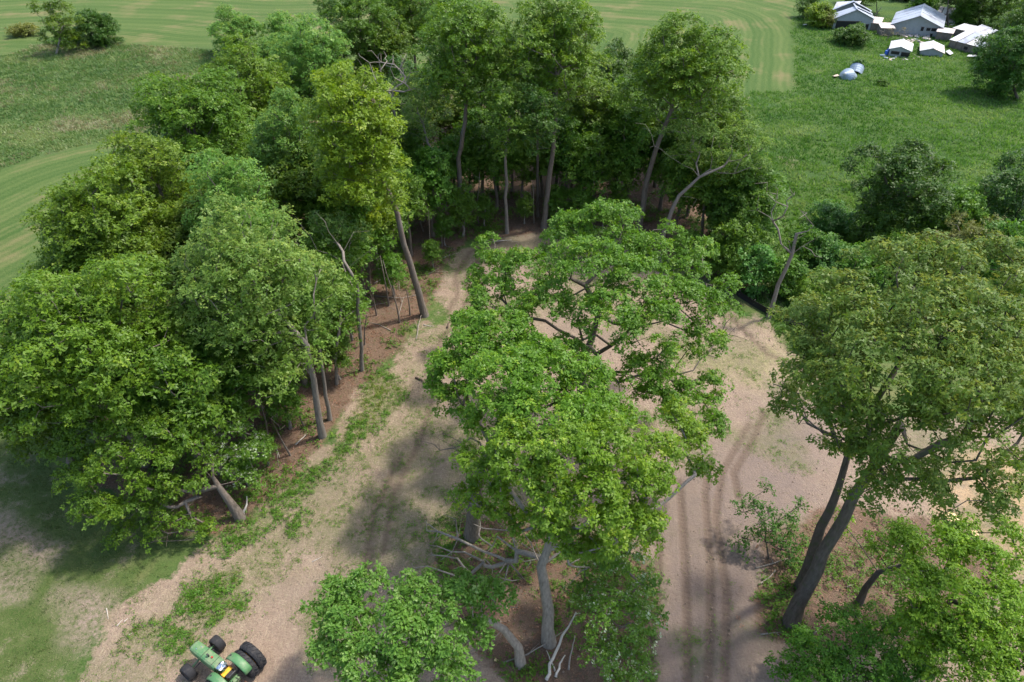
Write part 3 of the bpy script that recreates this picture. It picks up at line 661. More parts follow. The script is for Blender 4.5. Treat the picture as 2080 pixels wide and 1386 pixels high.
# open-grown oak in the clearing
hero('oak_tree', (1176, 850), [(1182, 775, 3.2), (1186, 722, 6.2), (1200, 690, 7.6), (1215, 640, 9.5)],
     [(1230, 475, 13.5, 2.2), (1150, 495, 12.5, 2.0), (1310, 520, 12.5, 1.7), (1000, 545, 10, 1.3), (965, 570, 9, 1.1), (990, 500, 9, .9), (1190, 560, 14, 2.4), (1070, 570, 12, 1.9), (1290, 590, 13, 1.9), (1395, 545, 11.5, 1.4),
      (1425, 510, 11, 1.0), (1415, 620, 11, 1.7), (1475, 590, 10, .9), (1235, 655, 13, 1.8), (1105, 640, 12, 1.8), (1330, 670, 12, 1.7), (1430, 700, 9.5, 1.3), (1150, 730, 11, 1.3), (1300, 770, 9.5, 1.4),
      (1400, 830, 7, 1.7), (1330, 820, 8, 1.2), (1440, 790, 7, 1.0), (1010, 615, 11, 1.6), (1360, 480, 11.5, .9), (1270, 450, 13, 1.2), (1350, 740, 10, 1.0), (1440, 870, 6, .9), (1480, 640, 9, .8), (1380, 600, 12, 1.2)],
     'oak_leaf_hero', 'dark_bark', .42, 'open-grown spreading oak with dark limbs standing in the sandy clearing', seed=61, zf=6, dens=2.3, rc=.58, L=.175, W=.8, tri=True, sprays=18, per=9, kpath=.32, wander=.13, pw=.45, rtip=.016,
     dead=[(1300, 700, 9), (1480, 680, 8), (1230, 760, 8), (1380, 760, 7), (1260, 800, 6), (1460, 720, 7), (1320, 640, 10)], twig=1)
# dense oak in front of it
hero('oak_tree', (958, 1090), [(962, 1040, 3), (972, 970, 6.0), (1000, 900, 8.5), (1035, 850, 10)],
     [(955, 680, 11.5, 1.3), (1010, 695, 12.3, 1.7), (925, 765, 11, 1.5), (1020, 790, 13, 2.0), (1100, 765, 12.5, 1.8), (1180, 790, 12, 1.6), (1110, 850, 13, 1.9), (1200, 860, 11.5, 1.6), (1000, 850, 11, 1.4), (960, 720, 12, 1.5), (930, 820, 9.5, 1.0), (1060, 720, 12.5, 1.4), (905, 745, 10.5, .9), (950, 650, 11, .8), (1255, 850, 10, 1.3)],
     'oak_leaf_hero', 'oak_bark', .45, 'dense oak on a thick trunk between the spreading oak and the dead limbs', seed=62, zf=7, dens=2.6, rc=.58, L=.175, W=.8, tri=True, sprays=18, per=9, kpath=.3, wander=.12, pw=.45, dead=[(900, 880, 7), (920, 940, 6), (880, 900, 7), (940, 900, 7)])
hero('oak_tree', (1115, 1305), [(1112, 1240, 2.6), (1104, 1150, 5.5), (1120, 1080, 8), (1140, 1010, 10)],
     [(985, 955, 10.5, 1.3), (1060, 930, 12.3, 1.8), (1150, 955, 13, 1.8), (1240, 930, 12.3, 1.8), (1300, 1000, 11, 1.4), (1200, 1030, 11.5, 1.5), (1100, 1010, 12, 1.3), (1335, 930, 10.5, 1.2), (960, 1010, 9, .9), (1250, 1075, 9.5, 1.2), (1400, 900, 8, 1.0), (1425, 960, 8, .8), (1180, 1100, 8.5, .9), (1320, 1060, 9.5, .9), (1080, 1070, 9, .7), (1380, 850, 9, .8), (1130, 1090, 8.5, .9), (1030, 1060, 8.5, .6), (1200, 1120, 7.5, .8), (1290, 1090, 8, .9), (1010, 1020, 9.5, .8)],
     'oak_leaf_hero', 'dead_wood', .36, 'yellow-green oak with a bare pale trunk and twisted dead lower limbs', seed=63, zf=4.2, dens=2.6, rc=.56, L=.17, W=.8, tri=True, sprays=19, per=9, kpath=.3, wander=.14, pw=.45, rtip=.022,
     dead=[(1010, 1090, 5), (930, 1095, 5), (920, 1168, 3.5), (1000, 1165, 4), (960, 1130, 4), (860, 1060, 5), (880, 1110, 4.5), (990, 1200, 4), (1050, 1120, 5), (1010, 1130, 4.5), (850, 1150, 3.5), (1060, 1080, 6), (975, 1055, 5.5), (1180, 1160, 5), (1000, 1110, 5), (940, 1150, 4), (905, 1130, 4), (1030, 1140, 4.5), (985, 1150, 4), (955, 1175, 3.2), (1040, 1180, 3.8), (1080, 1130, 5), (890, 1080, 5), (920, 1060, 5.5), (870, 1130, 4), (1150, 1120, 6), (1190, 1130, 5.5)])
hero('white_oak_tree', (1058, 1350), [(1048, 1315, 1.6), (1022, 1275, 3.4), (980, 1255, 4.6), (900, 1270, 5.5)],
     [(680, 1220, 5.3, 1.0), (750, 1205, 5.8, 1.1), (850, 1215, 6.3, 1.2), (940, 1205, 6.3, 1.0), (1005, 1215, 6, .8), (650, 1250, 5, .8), (710, 1280, 5.8, 1.15), (800, 1285, 6.5, 1.25), (895, 1285, 6.3, 1.1), (960, 1290, 5.2, .7), (740, 1350, 5.6, 1.1), (850, 1365, 5.6, 1.1), (930, 1375, 4.8, .8), (670, 1320, 5, .9), (800, 1390, 5, 1.0)],
     'white_oak_leaf', 'dead_wood', .27, 'small white oak bent far over on a pale trunk beside the tractor clearing', seed=64, zf=3.4, dens=3.8, rc=.48, L=.2, W=.62, sprays=13, per=7, kpath=.18, wander=.14, dead=[(960, 1310, 3.6), (1000, 1300, 3.2), (940, 1300, 4), (1050, 1235, 5)], twig=1)
hero('poplar_tree', (1236, 1345), [(1238, 1290, 2), (1242, 1220, 4)],
     [(1250, 1180, 4.8, 1.2), (1290, 1265, 3.8, 1.1), (1210, 1260, 4.4, 1.0), (1262, 1345, 2.6, 1.1), (1235, 1120, 5.4, .8), (1310, 1190, 4, .7), (1225, 1330, 3, .8), (1300, 1330, 2.2, .7), (1180, 1200, 3.6, .7), (1320, 1260, 3, .7), (1170, 1150, 4.4, .6), (1280, 1130, 5, .8), (1250, 1395, 1.6, .8), (1310, 1390, 1.4, .6)],
     'poplar_leaf', 'oak_bark', .09, 'leafy young poplar flecked with white leaf undersides among the old trunks', seed=65, zf=.8, dens=3.8, rc=.5, L=.15, W=.75, sprays=9, per=6, kpath=.1)
# tall pair on the right
R1 = [(1800, 565, 20, 1.6), (1700, 615, 19, 1.4), (1900, 560, 20, 1.7), (2000, 560, 19, 1.7), (1650, 690, 17.5, 1.2), (1750, 680, 19, 1.8), (1860, 660, 20, 1.9), (1960, 660, 20, 1.9), (2065, 640, 19, 1.9), (1700, 785, 17.5, 1.4), (1800, 770, 19, 1.7),
      (1900, 770, 19.3, 1.8), (2000, 770, 19, 1.8), (2090, 740, 18, 1.8), (1745, 870, 15.8, 1.3), (1830, 880, 17, 1.5), (1930, 880, 17, 1.5), (2030, 870, 17, 1.6), (1765, 950, 14, 1.1), (1850, 975, 14, 1.2), (1950, 975, 14, 1.2), (2040, 980, 14, 1.2), (2000, 1050, 11, .8), (2120, 880, 15, 1.4), (2140, 700, 17, 1.6), (1790, 1010, 12, 1.0), (1880, 1030, 11.5, .9), (1720, 930, 14, 1.0), (1660, 740, 17, 1.2), (1680, 850, 15.5, 1.2), (1620, 650, 17, .9)]
hero('hickory_tree', (1606, 1268), [(1640, 1185, 3.2), (1690, 1090, 7), (1740, 1010, 10.5), (1780, 940, 12.5), (1830, 860, 14.5)], R1,
     'hickory_leaf', 'dark_bark', .42, 'tall airy hickory on a thick dark leaning trunk above the right-hand brush', seed=66, zf=11.5, dens=1.85, rc=.7, L=.18, W=.65, tri=True, droop=.8, sprays=18, per=9, kpath=.25, wander=.12, twig=1, rtop=.2, dead=[(1660, 870, 13), (1630, 850, 13), (1590, 800, 13)])
hero('hickory_tree', (1626, 1192), [(1650, 1120, 3.5), (1682, 1040, 7.5), (1704, 985, 10), (1722, 925, 12)], [(1620, 770, 14.5, 1.0), (1650, 700, 16, 1.1), (1590, 760, 13.5, .6), (1690, 830, 14.5, 1.2), (1640, 640, 17, .9), (1660, 780, 15, .9), (1700, 890, 13, .9), (1610, 810, 13, .5), (1585, 820, 12.5, .4)],
     'hickory_leaf', 'dark_bark', .33, 'second hickory trunk standing close behind the thick leaning one', seed=67, zf=9, dens=2.0, rc=.6, L=.18, W=.65, tri=True, droop=.8, sprays=14, per=9, kpath=.25, twig=1, dead=[(1640, 860, 12.5), (1600, 790, 13), (1570, 780, 13)])
hero('box_elder_tree', (1745, 1225), [(1756, 1195, 1.6), (1785, 1165, 3.0), (1830, 1150, 4.2), (1900, 1180, 5.2)],
     [(1820, 1115, 6.3, 1.22), (1900, 1115, 6.6, 1.22), (1985, 1150, 6.6, 1.22), (1850, 1190, 7, 1.34), (1930, 1220, 7, 1.46), (2020, 1235, 6.6, 1.34), (1985, 1300, 6, 1.34), (2055, 1310, 5.6, 1.22), (1885, 1265, 6, 1.10), (2005, 1370, 5, 1.22), (2070, 1170, 6.5, 1.10), (2080, 1380, 5, 1.22), (1850, 1290, 5, 1.0), (1920, 1340, 5, 1.1), (1950, 1080, 6, .8), (1700, 1060, 4.6, .5), (2040, 1090, 6.5, .8)],
     'box_elder_leaf', 'dark_bark', .2, 'bright green box elder arching from a bent trunk beside the cut stumps', seed=68, zf=2.6, dens=4.2, rc=.5, L=.17, W=.6, sprays=12, per=7, kpath=.15, wander=.12, droop=.6, twig=1)
hero('shrub', (1750, 1375), [(1748, 1350, 1.2), (1745, 1320, 2.2)], [(1650, 1335, 2.2, 1.22), (1720, 1290, 2.7, 1.22), (1765, 1345, 3, 1.34), (1830, 1305, 2.7, 1.10), (1850, 1370, 2.2, 1.10), (1650, 1390, 1.8, 1.10), (1700, 1380, 2.2, 0.98), (1780, 1260, 2.2, 0.73), (1620, 1310, 1.8, .7), (1600, 1360, 1.4, .7), (1880, 1330, 2.2, .9), (1800, 1390, 2.2, 1.0), (1690, 1260, 1.8, .5)],
     'understory_leaf', 'dark_bark', .07, 'deep green leafy shrub in front of the leaning hickory trunk', seed=69, zf=.3, dens=4.6, rc=.5, L=.15, W=.6, sprays=12, per=7, kpath=.1, cat='shrub')
hero('shrub', (1562, 1135), [(1556, 1100, 1.2), (1552, 1060, 2.4)], [(1545, 1045, 2.8, .75), (1500, 1040, 2.4, .5), (1600, 1055, 2.4, .6), (1552, 995, 3, .45), (1580, 1095, 1.6, .6), (1530, 1085, 1.5, .6), (1630, 1040, 2.3, .5), (1510, 1110, .7, .6), (1590, 1135, .7, .7), (1560, 1080, 1.7, .8), (1620, 1090, 1.4, .6), (1520, 1020, 2.6, .5)],
     'cherry_leaf', 'dark_bark', .05, 'thin airy shrub beside the tyre tracks and the paired trunks', seed=70, zf=.5, dens=4.5, rc=.42, L=.17, W=.55, sprays=7, per=5, kpath=.1, cat='shrub', twig=1)
# tree torn over at the lawn corner
hero('fallen_tree', (489, 1052), [(472, 1022, 1.4), (446, 985, 3.0), (432, 968, 3.7)],
     [(170, 885, 5.6, 1.3), (250, 870, 6.6, 1.4), (330, 885, 6.4, 1.2), (135, 925, 4.6, 1.1), (220, 950, 5.6, 1.4), (305, 950, 5.6, 1.2), (380, 925, 5.4, 1.0), (190, 1030, 3.8, 1.1), (255, 1050, 3.2, 1.0), (315, 1040, 2.6, .8), (400, 890, 5.4, .9), (160, 975, 4.2, 1.0), (430, 930, 4.6, .6), (340, 995, 3.6, .8), (280, 1000, 4.4, .9), (370, 1060, 1.6, .7), (300, 1090, 1.2, .7), (400, 985, 3.6, .5), (240, 1085, 1.6, .7), (420, 1080, .8, .5)],
     'oak_leaf', 'oak_bark', .33, 'oak torn over at its base, crown sprawling toward the shaded lawn', seed=71, zf=2.6, dens=3.0, rc=.58, L=.165, W=.8, tri=True, sprays=16, rtop=.1, per=9, kpath=.12, wander=.12, minz=.2, twig=1,
     dead=[(350, 1000, 3.4), (300, 1085, 1.2), (380, 1050, 2), (330, 1060, 2), (360, 1030, 2.6), (400, 1010, 3), (280, 1020, 3.4), (310, 1100, .8), (390, 980, 3.6), (340, 1090, 1), (420, 960, 3.6), (445, 930, 4.4), (470, 980, 3), (290, 1060, 2), (370, 1075, 1.2)], pw=.45)

# ------------------------------------------------------------------ field and yard trees
def ft(cx, cy, wpx, hpx, label, leaf='cherry_leaf', brk='dark_bark', name='field_tree', zb=.6, seed=1, cat='tree', group=None, base=None, **kw):
    """a tree standing free: its foot is at the bottom of its box in the photo"""
    b = onland(at(*(base or (cx, cy+hpx/2)))); m = mpp(cx, cy+hpx/2)
    top = atY(cx, cy-hpx/2, b[1]+wpx*m*.25)[2]-b[2]; g = np.random.default_rng(seed*3+1)
    h = max(top, .8); r = wpx/2*m*1.02; zb = -.15*h if zb < 1.2 else zb
    c = np.array([atY(cx, cy, b[1])[0]-b[0], r*.3, (h+zb)/2])
    d = dict(dens=1.4, rc=.75, L=.3, W=.75, tri=True, sprays=10, per=7, low=1.0); d.update(kw); low = d.pop('low')
    tm, cm = tree_meshes([np.zeros(3), c*.5, c], auto_lobes(c, r, (h-zb)/2, g, 12, low), g, leaf, brk, max(.05, .018*h), zf=zb, minz=.1, kpath=.15, **d)
    return plant(name, b, tm, cm, label, cat, group)
ft(115, 45, 80, 130, 'tall loose tree with pale bare branches on the meadow bank', 'oak_leaf_deep', 'dead_wood', seed=1, dens=1.0, twig=2)
ft(188, 55, 88, 78, 'dense dark round tree on the meadow bank', 'cherry_leaf', seed=2, low=1.0, dens=1.7)
ft(42, 62, 58, 26, 'low olive bush on the meadow bank', 'tan_leaf', 'dead_wood', 'bush', seed=3, cat='bush')
ft(130, 80, 70, 26, 'low scrubby bush between the two bank trees', 'understory_leaf', 'dead_wood', 'bush', seed=4, cat='bush')
ft(472, 65, 112, 100, 'grey-green spreading tree where the rough meadow meets the hay field', 'maple_leaf', seed=5)
ft(566, 62, 72, 80, 'pointed grey-green tree leaning beside the spreading field tree', 'maple_leaf', seed=6)
ft(560, 100, 110, 60, 'low bushy tree at the meadow corner of the wood', 'maple_leaf', seed=7, name='bush', cat='bush')
ft(668, 18, 52, 52, 'dark lone tree beside the farm lane', 'cherry_leaf', seed=8)
ft(1670, 28, 62, 56, 'bright yellow-green tree beside the collapsed barn', 'oak_leaf_bright', seed=9, zb=.3)
ft(1645, 14, 46, 50, 'dark tangled bush beside the collapsed barn', 'cherry_leaf', 'dead_wood', 'bush', seed=10, cat='bush')
ft(1682, 38, 34, 40, 'grey twiggy bush in front of the bright yellow-green tree', 'tan_leaf', 'dead_wood', 'bush', seed=11, cat='bush', dens=.7, twig=3)
ft(1738, 72, 72, 40, 'rounded dark green bush in front of the collapsed barn', 'cherry_leaf', 'dark_bark', 'bush', seed=12, cat='bush', dens=1.8)
ft(1782, -2, 62, 62, 'olive tree growing between the two grey barns', 'oak_leaf_deep', seed=13, zb=2)
ft(1925, 0, 90, 104, 'tree on a dark bare trunk behind the big grey barn', 'oak_leaf_deep', 'dark_bark', seed=14, zb=5, low=.2, base=(1926, 54))
ft(1992, 0, 90, 100, 'dark tree beyond the white sheds', 'cherry_leaf', seed=15)
ft(2060, 12, 90, 100, 'olive-topped tree behind the long panel-roofed shed', 'oak_leaf_deep', seed=16)
ft(2066, 122, 128, 160, 'huge dark tree standing in the meadow beside the long shed', 'cherry_leaf', seed=17, dens=1.7)
ft(2110, 60, 130, 160, 'dark tree behind the huge meadow tree', 'cherry_leaf', seed=18, dens=1.5)
ft(1745, 133, 18, 26, 'small dark bush beside the fallen grain bins', 'cherry_leaf', 'dark_bark', 'bush', seed=19, cat='bush', rc=.4, L=.2)
ft(1796, 168, 22, 14, 'tiny dark bush alone in the open meadow', 'weed_leaf', 'dark_bark', 'bush', seed=20, cat='bush', rc=.4, L=.2)
ft(1900, -15, 60, 60, 'white-flecked tree behind the yard rubble', 'poplar_leaf', 'dark_bark', seed=21)
ft(1842, -18, 60, 40, 'far tree behind the big grey barn roof', 'cherry_leaf', seed=22)
ft(1970, 22, 50, 56, 'light green bush behind the white slab roof', 'understory_leaf', 'dark_bark', 'bush', seed=23, cat='bush')
ft(1888, 0, 64, 56, 'leafy tree right behind the big grey barn', 'understory_leaf', seed=24)
ft(1962, 2, 80, 76, 'dark leafy tree behind the broken pale roof', 'cherry_leaf', seed=25)
ft(1745, -14, 60, 50, 'dark tree behind the collapsed barn', 'cherry_leaf', seed=26)
# meadow thicket on the right
ft(1850, 395, 195, 225, 'dark layered tree rising above the meadow thicket', 'cherry_leaf', 'oak_bark', seed=31, zb=1.5, rc=.7, L=.28, dens=2.0)
ft(1955, 440, 150, 160, 'mid-green tree between the dark layered tree and the tan one', 'understory_leaf', seed=32, rc=.7, L=.28, dens=1.7)
ft(2060, 410, 150, 190, 'dark tree at the thicket end by the open meadow', 'cherry_leaf', seed=33, rc=.7, L=.28, dens=1.7)
ft(1985, 500, 150, 140, 'tan and rust tinted tree in the meadow thicket', 'tan_leaf', 'dead_wood', seed=34, dens=1.3, rc=.6, L=.22, twig=2)
ft(2070, 520, 120, 160, 'green tree beside the tan tinted tree', 'understory_leaf', seed=35, rc=.7, L=.28, dens=1.7)
ft(1905, 470, 90, 100, 'bright leafy shrub under the dark layered tree', 'understory_leaf', seed=36, rc=.5, L=.18, name='bush', cat='bush')
SH = 'soft green shrub in the tangle between the wood and the meadow'
for i, (a, c, ww, hh) in enumerate([(1700, 445, 100, 60), (1790, 470, 110, 90), (1640, 500, 90, 100), (1540, 430, 120, 170), (1500, 500, 110, 150), (1600, 560, 90, 90), (1690, 520, 100, 80), (1760, 540, 100, 90), (1840, 520, 110, 100), (1540, 545, 90, 110), (1660, 590, 90, 80), (1480, 430, 100, 140)]):
    ft(a, c, ww, hh, SH, 'understory_leaf' if i % 3 else 'meadow_blade', 'dark_bark', 'shrub', seed=50+i, cat='shrub', group='shrubs between wood and meadow', rc=.65, L=.26, zb=.2, dens=1.9)

hero('poplar_tree', (520, 985), [(515, 960, 1.5), (505, 930, 2.6)], [(470, 890, 4.2, 1.1), (505, 930, 3.4, 1.0), (455, 950, 3, .9), (500, 985, 2, .9), (440, 910, 3.6, .8), (530, 900, 3.6, .7)],
     'poplar_leaf', 'pale_bark', .07, 'white-flecked young poplar in the shade beside the torn-over oak', seed=81, zf=.6, dens=3.0, rc=.48, L=.17, W=.75, sprays=9, per=6, kpath=.1)
# ------------------------------------------------------------------ ground cover (too fine to count)
def ground_pts(n, x0, x1, y0, y1, g):
    X = g.uniform(x0, x1, n); Y = g.uniform(y0, y1, n); return X, Y
def cover(name, X, Y, g, leaf, label, cat, hz=.07, **kw):
    Z = land_height(X, Y)+hz
    V, F, v = leaves(np.stack([X, Y, Z], 1), kw.pop('rad')*g.uniform(.6, 1.3, len(X)), g, **kw)
    zmin = np.repeat(land_height(X, Y), len(V)//len(X)); V[:, 2] = np.maximum(V[:, 2], zmin+.015)
    tag(add(name, np_mesh(name, V, F, leaf, v=v)), label, cat, kind='stuff')
g = np.random.default_rng(301)
X, Y = ground_pts(60000, -28, 28, 13, 60, g)
W = np.zeros_like(X)
for i, p in enumerate(WEEDS): W = np.maximum(W, mask(X, Y, p, .5, .8, 30+i))
W *= np.clip((fbm(X, Y, 1.6, 3, 63)-.36)*5, .05, 1)
k = g.random(len(X)) < W*.55
cover('weed_patch', X[k], Y[k], g, 'weed_leaf', 'low green weeds in strips and clumps along the edge of the clearing', 'weeds', .08, rad=.3, sprays=6, per=6, L=.11, W=.6, flat=.45, bias=0, tri=True)
CL = mask(X, Y, CLEAR, .8, 1.0)*(1-mask(X, Y, ISLE, .6, .7, 8))
thin = CL*np.maximum(np.clip((fbm(X, Y, 5, 4, 77)-.45)*5, 0, 1), .9*mask(X, Y, SLOPE, 1.5, 1.2, 15))*np.clip((fbm(X, Y, 1.1, 3, 65)-.43)*6, 0, 1)
k = (g.random(len(X)) < thin*.75) & (W < .2)
cover('sparse_seedlings', X[k], Y[k], g, 'weed_leaf', 'thin scattered seedlings greening the bare sandy soil', 'weeds', .03, rad=.22, sprays=4, per=4, L=.085, W=.45, flat=.35, bias=0, tri=True)
X, Y = ground_pts(30000, -40, 28, 13, 75, g)
WD = np.maximum(np.maximum(mask(X, Y, WOOD, .9, .9, 7), mask(X, Y, ISLE, .6, .7, 8)), mask(X, Y, ISLE2, .9, .8, 8))
k = g.random(len(X)) < WD*np.clip((fbm(X, Y, 3, 3, 71)-.46)*5, 0, .8)
cover('forest_undergrowth', X[k], Y[k], g, 'understory_leaf', 'low leafy undergrowth on the floor of the wood', 'undergrowth', .14, rad=.38, sprays=5, per=5, L=.16, W=.65, flat=.6, bias=0, tri=True)
k = g.random(len(X)) < WD*.5
cover('leaf_litter', X[k], Y[k], g, 'litter_leaf', 'rusty brown fallen leaves carpeting the ground under the trees', 'leaf litter', .01, rad=.4, sprays=2, per=4, L=.14, W=.7, flat=.05, bias=0, tri=True)

def grass(name, X, Y, g, leaf, label, hgt, wid, blades, cat='grass', lean=.5):
    n = len(X); Z = land_height(X, Y); B = np.repeat(np.stack([X, Y, Z-.02], 1), blades, 0); M = n*blades
    B[:, :2] += g.normal(size=(M, 2))*wid*1.6
    a = g.uniform(0, 6.283, M); s = np.stack([np.cos(a), np.sin(a), np.zeros(M)], 1)*(wid*g.uniform(.6, 1.2, M))[:, None]*.5
    h = np.repeat(hgt*g.uniform(.5, 1.3, n), blades)*g.uniform(.6, 1.2, M); l = g.normal(size=(M, 2))*lean*h[:, None]+np.array([-.25, -.1])*h[:, None]
    tip = B+np.concatenate([l, h[:, None]], 1)
    V = np.stack([B-s, B+s, tip], 1).reshape(-1, 3); F = np.arange(M*3).reshape(-1, 3)
    v = np.clip(np.repeat((fbm(X, Y*1.8, 13, 3, 17)-.5)*1.8+(fbm(X, Y, 2.5, 3, 18)-.5)*1.1, blades)+.38+(g.random(M)-.5)*.5, 0, 1)
    tag(add(name, np_mesh(name, V, F, leaf, v=v)), label, cat, kind='stuff')
X, Y = ground_pts(90000, 14, 120, 40, 160, g)
keep = (mask(X, Y, MEADOW_R, .4, .3, 11) > .6) & (np.abs(X) < Y*.86+6) & (g.random(len(X)) < np.clip(75/Y, .35, 1))
grass('meadow_grass', X[keep], Y[keep], g, 'meadow_blade', 'tall lush green grass of the meadow running up to the old sheds', .42, .15, 4)
X, Y = ground_pts(70000, -110, -10, 60, 150, g)
keep = (mask(X, Y, MEADOW_L, .5, .35, 12) > .6) & (mask(X, Y, CORNER, .4, .2) < .4) & (np.abs(X) < Y*.86+6)
X, Y = X[keep], Y[keep]; dr = np.clip((fbm(X, Y*1.3, 9, 5, 91)-.47)*5, 0, .8); dk = g.random(len(X)) < dr*.8+.07
grass('rough_meadow_grass', X[~dk], Y[~dk], g, 'rough_blade', 'uneven rough green grass of the unmown meadow beyond the wood', .36, .15, 4)
grass('dry_meadow_grass', X[dk], Y[dk], g, 'dry_blade', 'pale dry grass stalks in patches across the unmown meadow', .4, .12, 4)
X, Y = ground_pts(26000, -40, -8, 12, 40, g)
keep = (mask(X, Y, LAWN, 1.2, 1.0, 5) > .45) & (g.random(len(X)) < np.clip((fbm(X, Y, 2.0, 4, 44)-.3)*3, .1, 1))
grass('lawn_grass', X[keep], Y[keep], g, 'lawn_blade', 'short worn grass of the lawn beside the fallen tree', .10, .05, 5)

X, Y = ground_pts(60000, -28, 28, 13, 60, g); W = np.zeros_like(X)
for i, p in enumerate(WEEDS): W = np.maximum(W, mask(X, Y, p, .6, .9, 30+i))
W *= np.clip((fbm(X, Y, 1.2, 3, 163)-.36)*5, .05, 1)*(1-mask(X, Y, ISLE, .6, .7, 8))
k = g.random(len(X)) < W*.8
grass('weed_tufts', X[k], Y[k], g, 'weed_leaf', 'upright grassy tufts mixed through the green weed strips', .26, .045, 6)
k = (g.random(len(X)) < .12*mask(X, Y, CLEAR, .8, 1.0)) & (W < .3)
grass('straw_stubble', X[k], Y[k], g, 'dry_blade', 'short straw-coloured stubble scattered over the bare soil', .07, .03, 5, 'stubble', 1.5)

X, Y = ground_pts(9000, -24, 26, 13, 50, g); k = (mask(X, Y, CLEAR, .8, 1.0) > .6) & (g.random(len(X)) < np.clip((fbm(X, Y, 4, 3, 201)-.35)*3, .1, 1)); X = X[k]; Y = Y[k]; n_ = len(X)
sz = .025+.06*g.random(n_)**3; O = np.array([[1, 0, 0], [0, 1, 0], [-1, 0, 0], [0, -1, 0], [0, 0, .8], [0, 0, -.5]], float)
CV = (O[None]*sz[:, None, None]*g.uniform(.6, 1.3, (n_, 6, 1)))+np.stack([X, Y, land_height(X, Y)+.01], 1)[:, None]
CF = (np.arange(n_)[:, None, None]*6+np.array([[0, 1, 4], [1, 2, 4], [2, 3, 4], [3, 0, 4]])[None]).reshape(-1, 3)
tag(add('soil_clods', np_mesh('soil_clods', CV.reshape(-1, 3), CF, 'soil_clod')), 'small clods and stones strewn over the bare soil of the clearing', 'clods', kind='stuff')

# ------------------------------------------------------------------ sticks, logs, stumps
def stick(pts, r, matn, label, group=None, name='stick', cat='stick', taper=.35, forks=0):
    """a branch lying or leaning on the ground, traced end to end: (px, py, height)"""
    g = np.random.default_rng(int(pts[0][0]*3+pts[0][1])); P = [at(*p) for p in pts]
    for p, o in zip(P, pts): p[2] = gz(p[0], p[1])+o[2]+r*.8
    Q = []
    for i in range(len(P)-1):
        for f in np.linspace(0, 1, 4)[:-1]: Q.append(P[i]*(1-f)+P[i+1]*f+g.normal(size=3)*r*.35*np.array([1, 1, .2]))
    Q.append(P[-1]); Q = np.array(Q); m = MB(); o0 = Q[0].copy(); Q = Q-o0
    m.tube(Q, np.linspace(r, r*taper, len(Q)), 7)
    for _ in range(forks):
        i = int(g.integers(len(Q)//3, len(Q)-1)); d = g.normal(size=3)*.35*np.array([1, 1, .2])+(Q[i]-Q[i-1])*.9; d[2] = abs(d[2])*.5
        m.tube([Q[i], Q[i]+d*.6+g.normal(size=3)*.03, Q[i]+d*1.4], [r*.5, r*.35, r*.15], 5)
    return tag(m.build(name, matn, None, o0, smooth=True), label, cat, group)
stick([(1112, 1384, .05), (1122, 1340, .5), (1142, 1295, 1.2), (1152, 1275, 1.6), (1170, 1245, 2.2)], .10, 'bleached_wood', 'long bleached branch leaning up between the poplar and the pale trunk', name='branch', cat='branch')
stick([(1128, 1376, .05), (1138, 1350, .35), (1148, 1332, .7)], .08, 'bleached_wood', 'short stout bleached branch beside the long leaning one', name='branch', cat='branch')
stick([(1155, 1362, .05), (1160, 1320, .5), (1168, 1292, .9)], .06, 'dead_wood', 'thin grey branch standing beside the poplar', name='branch', cat='branch')
stick([(1128, 1365, .02), (1118, 1340, .2), (1110, 1322, .4)], .05, 'bleached_wood', 'small bleached stub at the foot of the long leaning branch', name='branch', cat='branch')
stick([(1022, 1346, 0), (1060, 1335, .15), (1105, 1312, .45), (1150, 1280, .8)], .05, 'dead_wood', 'long thin dark pole propped across the pale oak trunks', name='branch', cat='branch', forks=2)
stick([(1005, 1340, 0), (1012, 1342, 0)], .1, 'cut_wood', 'short pale wood chunk on the leaf litter by the bent white oak', name='wood_chunk', cat='wood')
stick([(494, 1052, 0), (498, 1034, .5), (502, 1010, 1.15)], .12, 'bleached_wood', 'upright splintered stump beside the torn-over oak', name='splintered_stump', cat='stump', taper=.2)
stick([(484, 1036, .1), (496, 1042, .2)], .14, 'rotten_wood', 'broken dark log end beside the splintered stump', name='log', cat='log', taper=.9)
S1 = 'pale stick lying on the bare ground near the lawn'
for a in [[(217, 1236, 0), (220, 1258, 0)], [(238, 1272, 0), (250, 1259, 0)], [(252, 1264, 0), (260, 1256, 0)], [(262, 1290, 0), (268, 1287, 0)]]: stick(a, .035, 'bleached_wood', S1, 'pale sticks near the lawn')
stick([(634, 1142, 0), (654, 1131, 0)], .03, 'bleached_wood', 'lone pale stick on the bare soil above the bent white oak')
stick([(846, 769, 0), (856, 772, .05), (862, 780, 0)], .09, 'rotten_wood', 'short dark curved log on the sandy soil', name='log', cat='log')
S2 = 'fallen branch lying in the red leaf litter at the wood edge'
for a in [[(745, 622, 0), (795, 613, 0)], [(750, 600, 0), (815, 606, .1), (845, 600, 0)], [(795, 672, 0), (770, 660, 0), (752, 655, 0)], [(810, 640, 0), (820, 604, .2)], [(845, 690, 0), (852, 655, .2), (856, 640, .3)], [(860, 660, 0), (875, 664, 0)], [(870, 558, 0), (892, 546, 0)], [(900, 525, 0), (915, 518, 0)],
          [(905, 500, 0), (925, 508, 0)], [(760, 575, 0), (790, 560, .1), (800, 548, 0)], [(810, 570, .0), (812, 590, .05)], [(1000, 492, 0), (1040, 488, .05)], [(1120, 468, 0), (1150, 462, 0)], [(600, 905, 0), (625, 880, .1)], [(560, 905, 0), (568, 930, 0)]]:
    stick(a, .05, 'dead_wood' if a[0][0] % 4 else 'bleached_wood', S2, 'fallen branches at the wood edge', 'branch', 'branch', forks=1)
S3 = 'fallen limb lying in the brush around the hickory trunks'
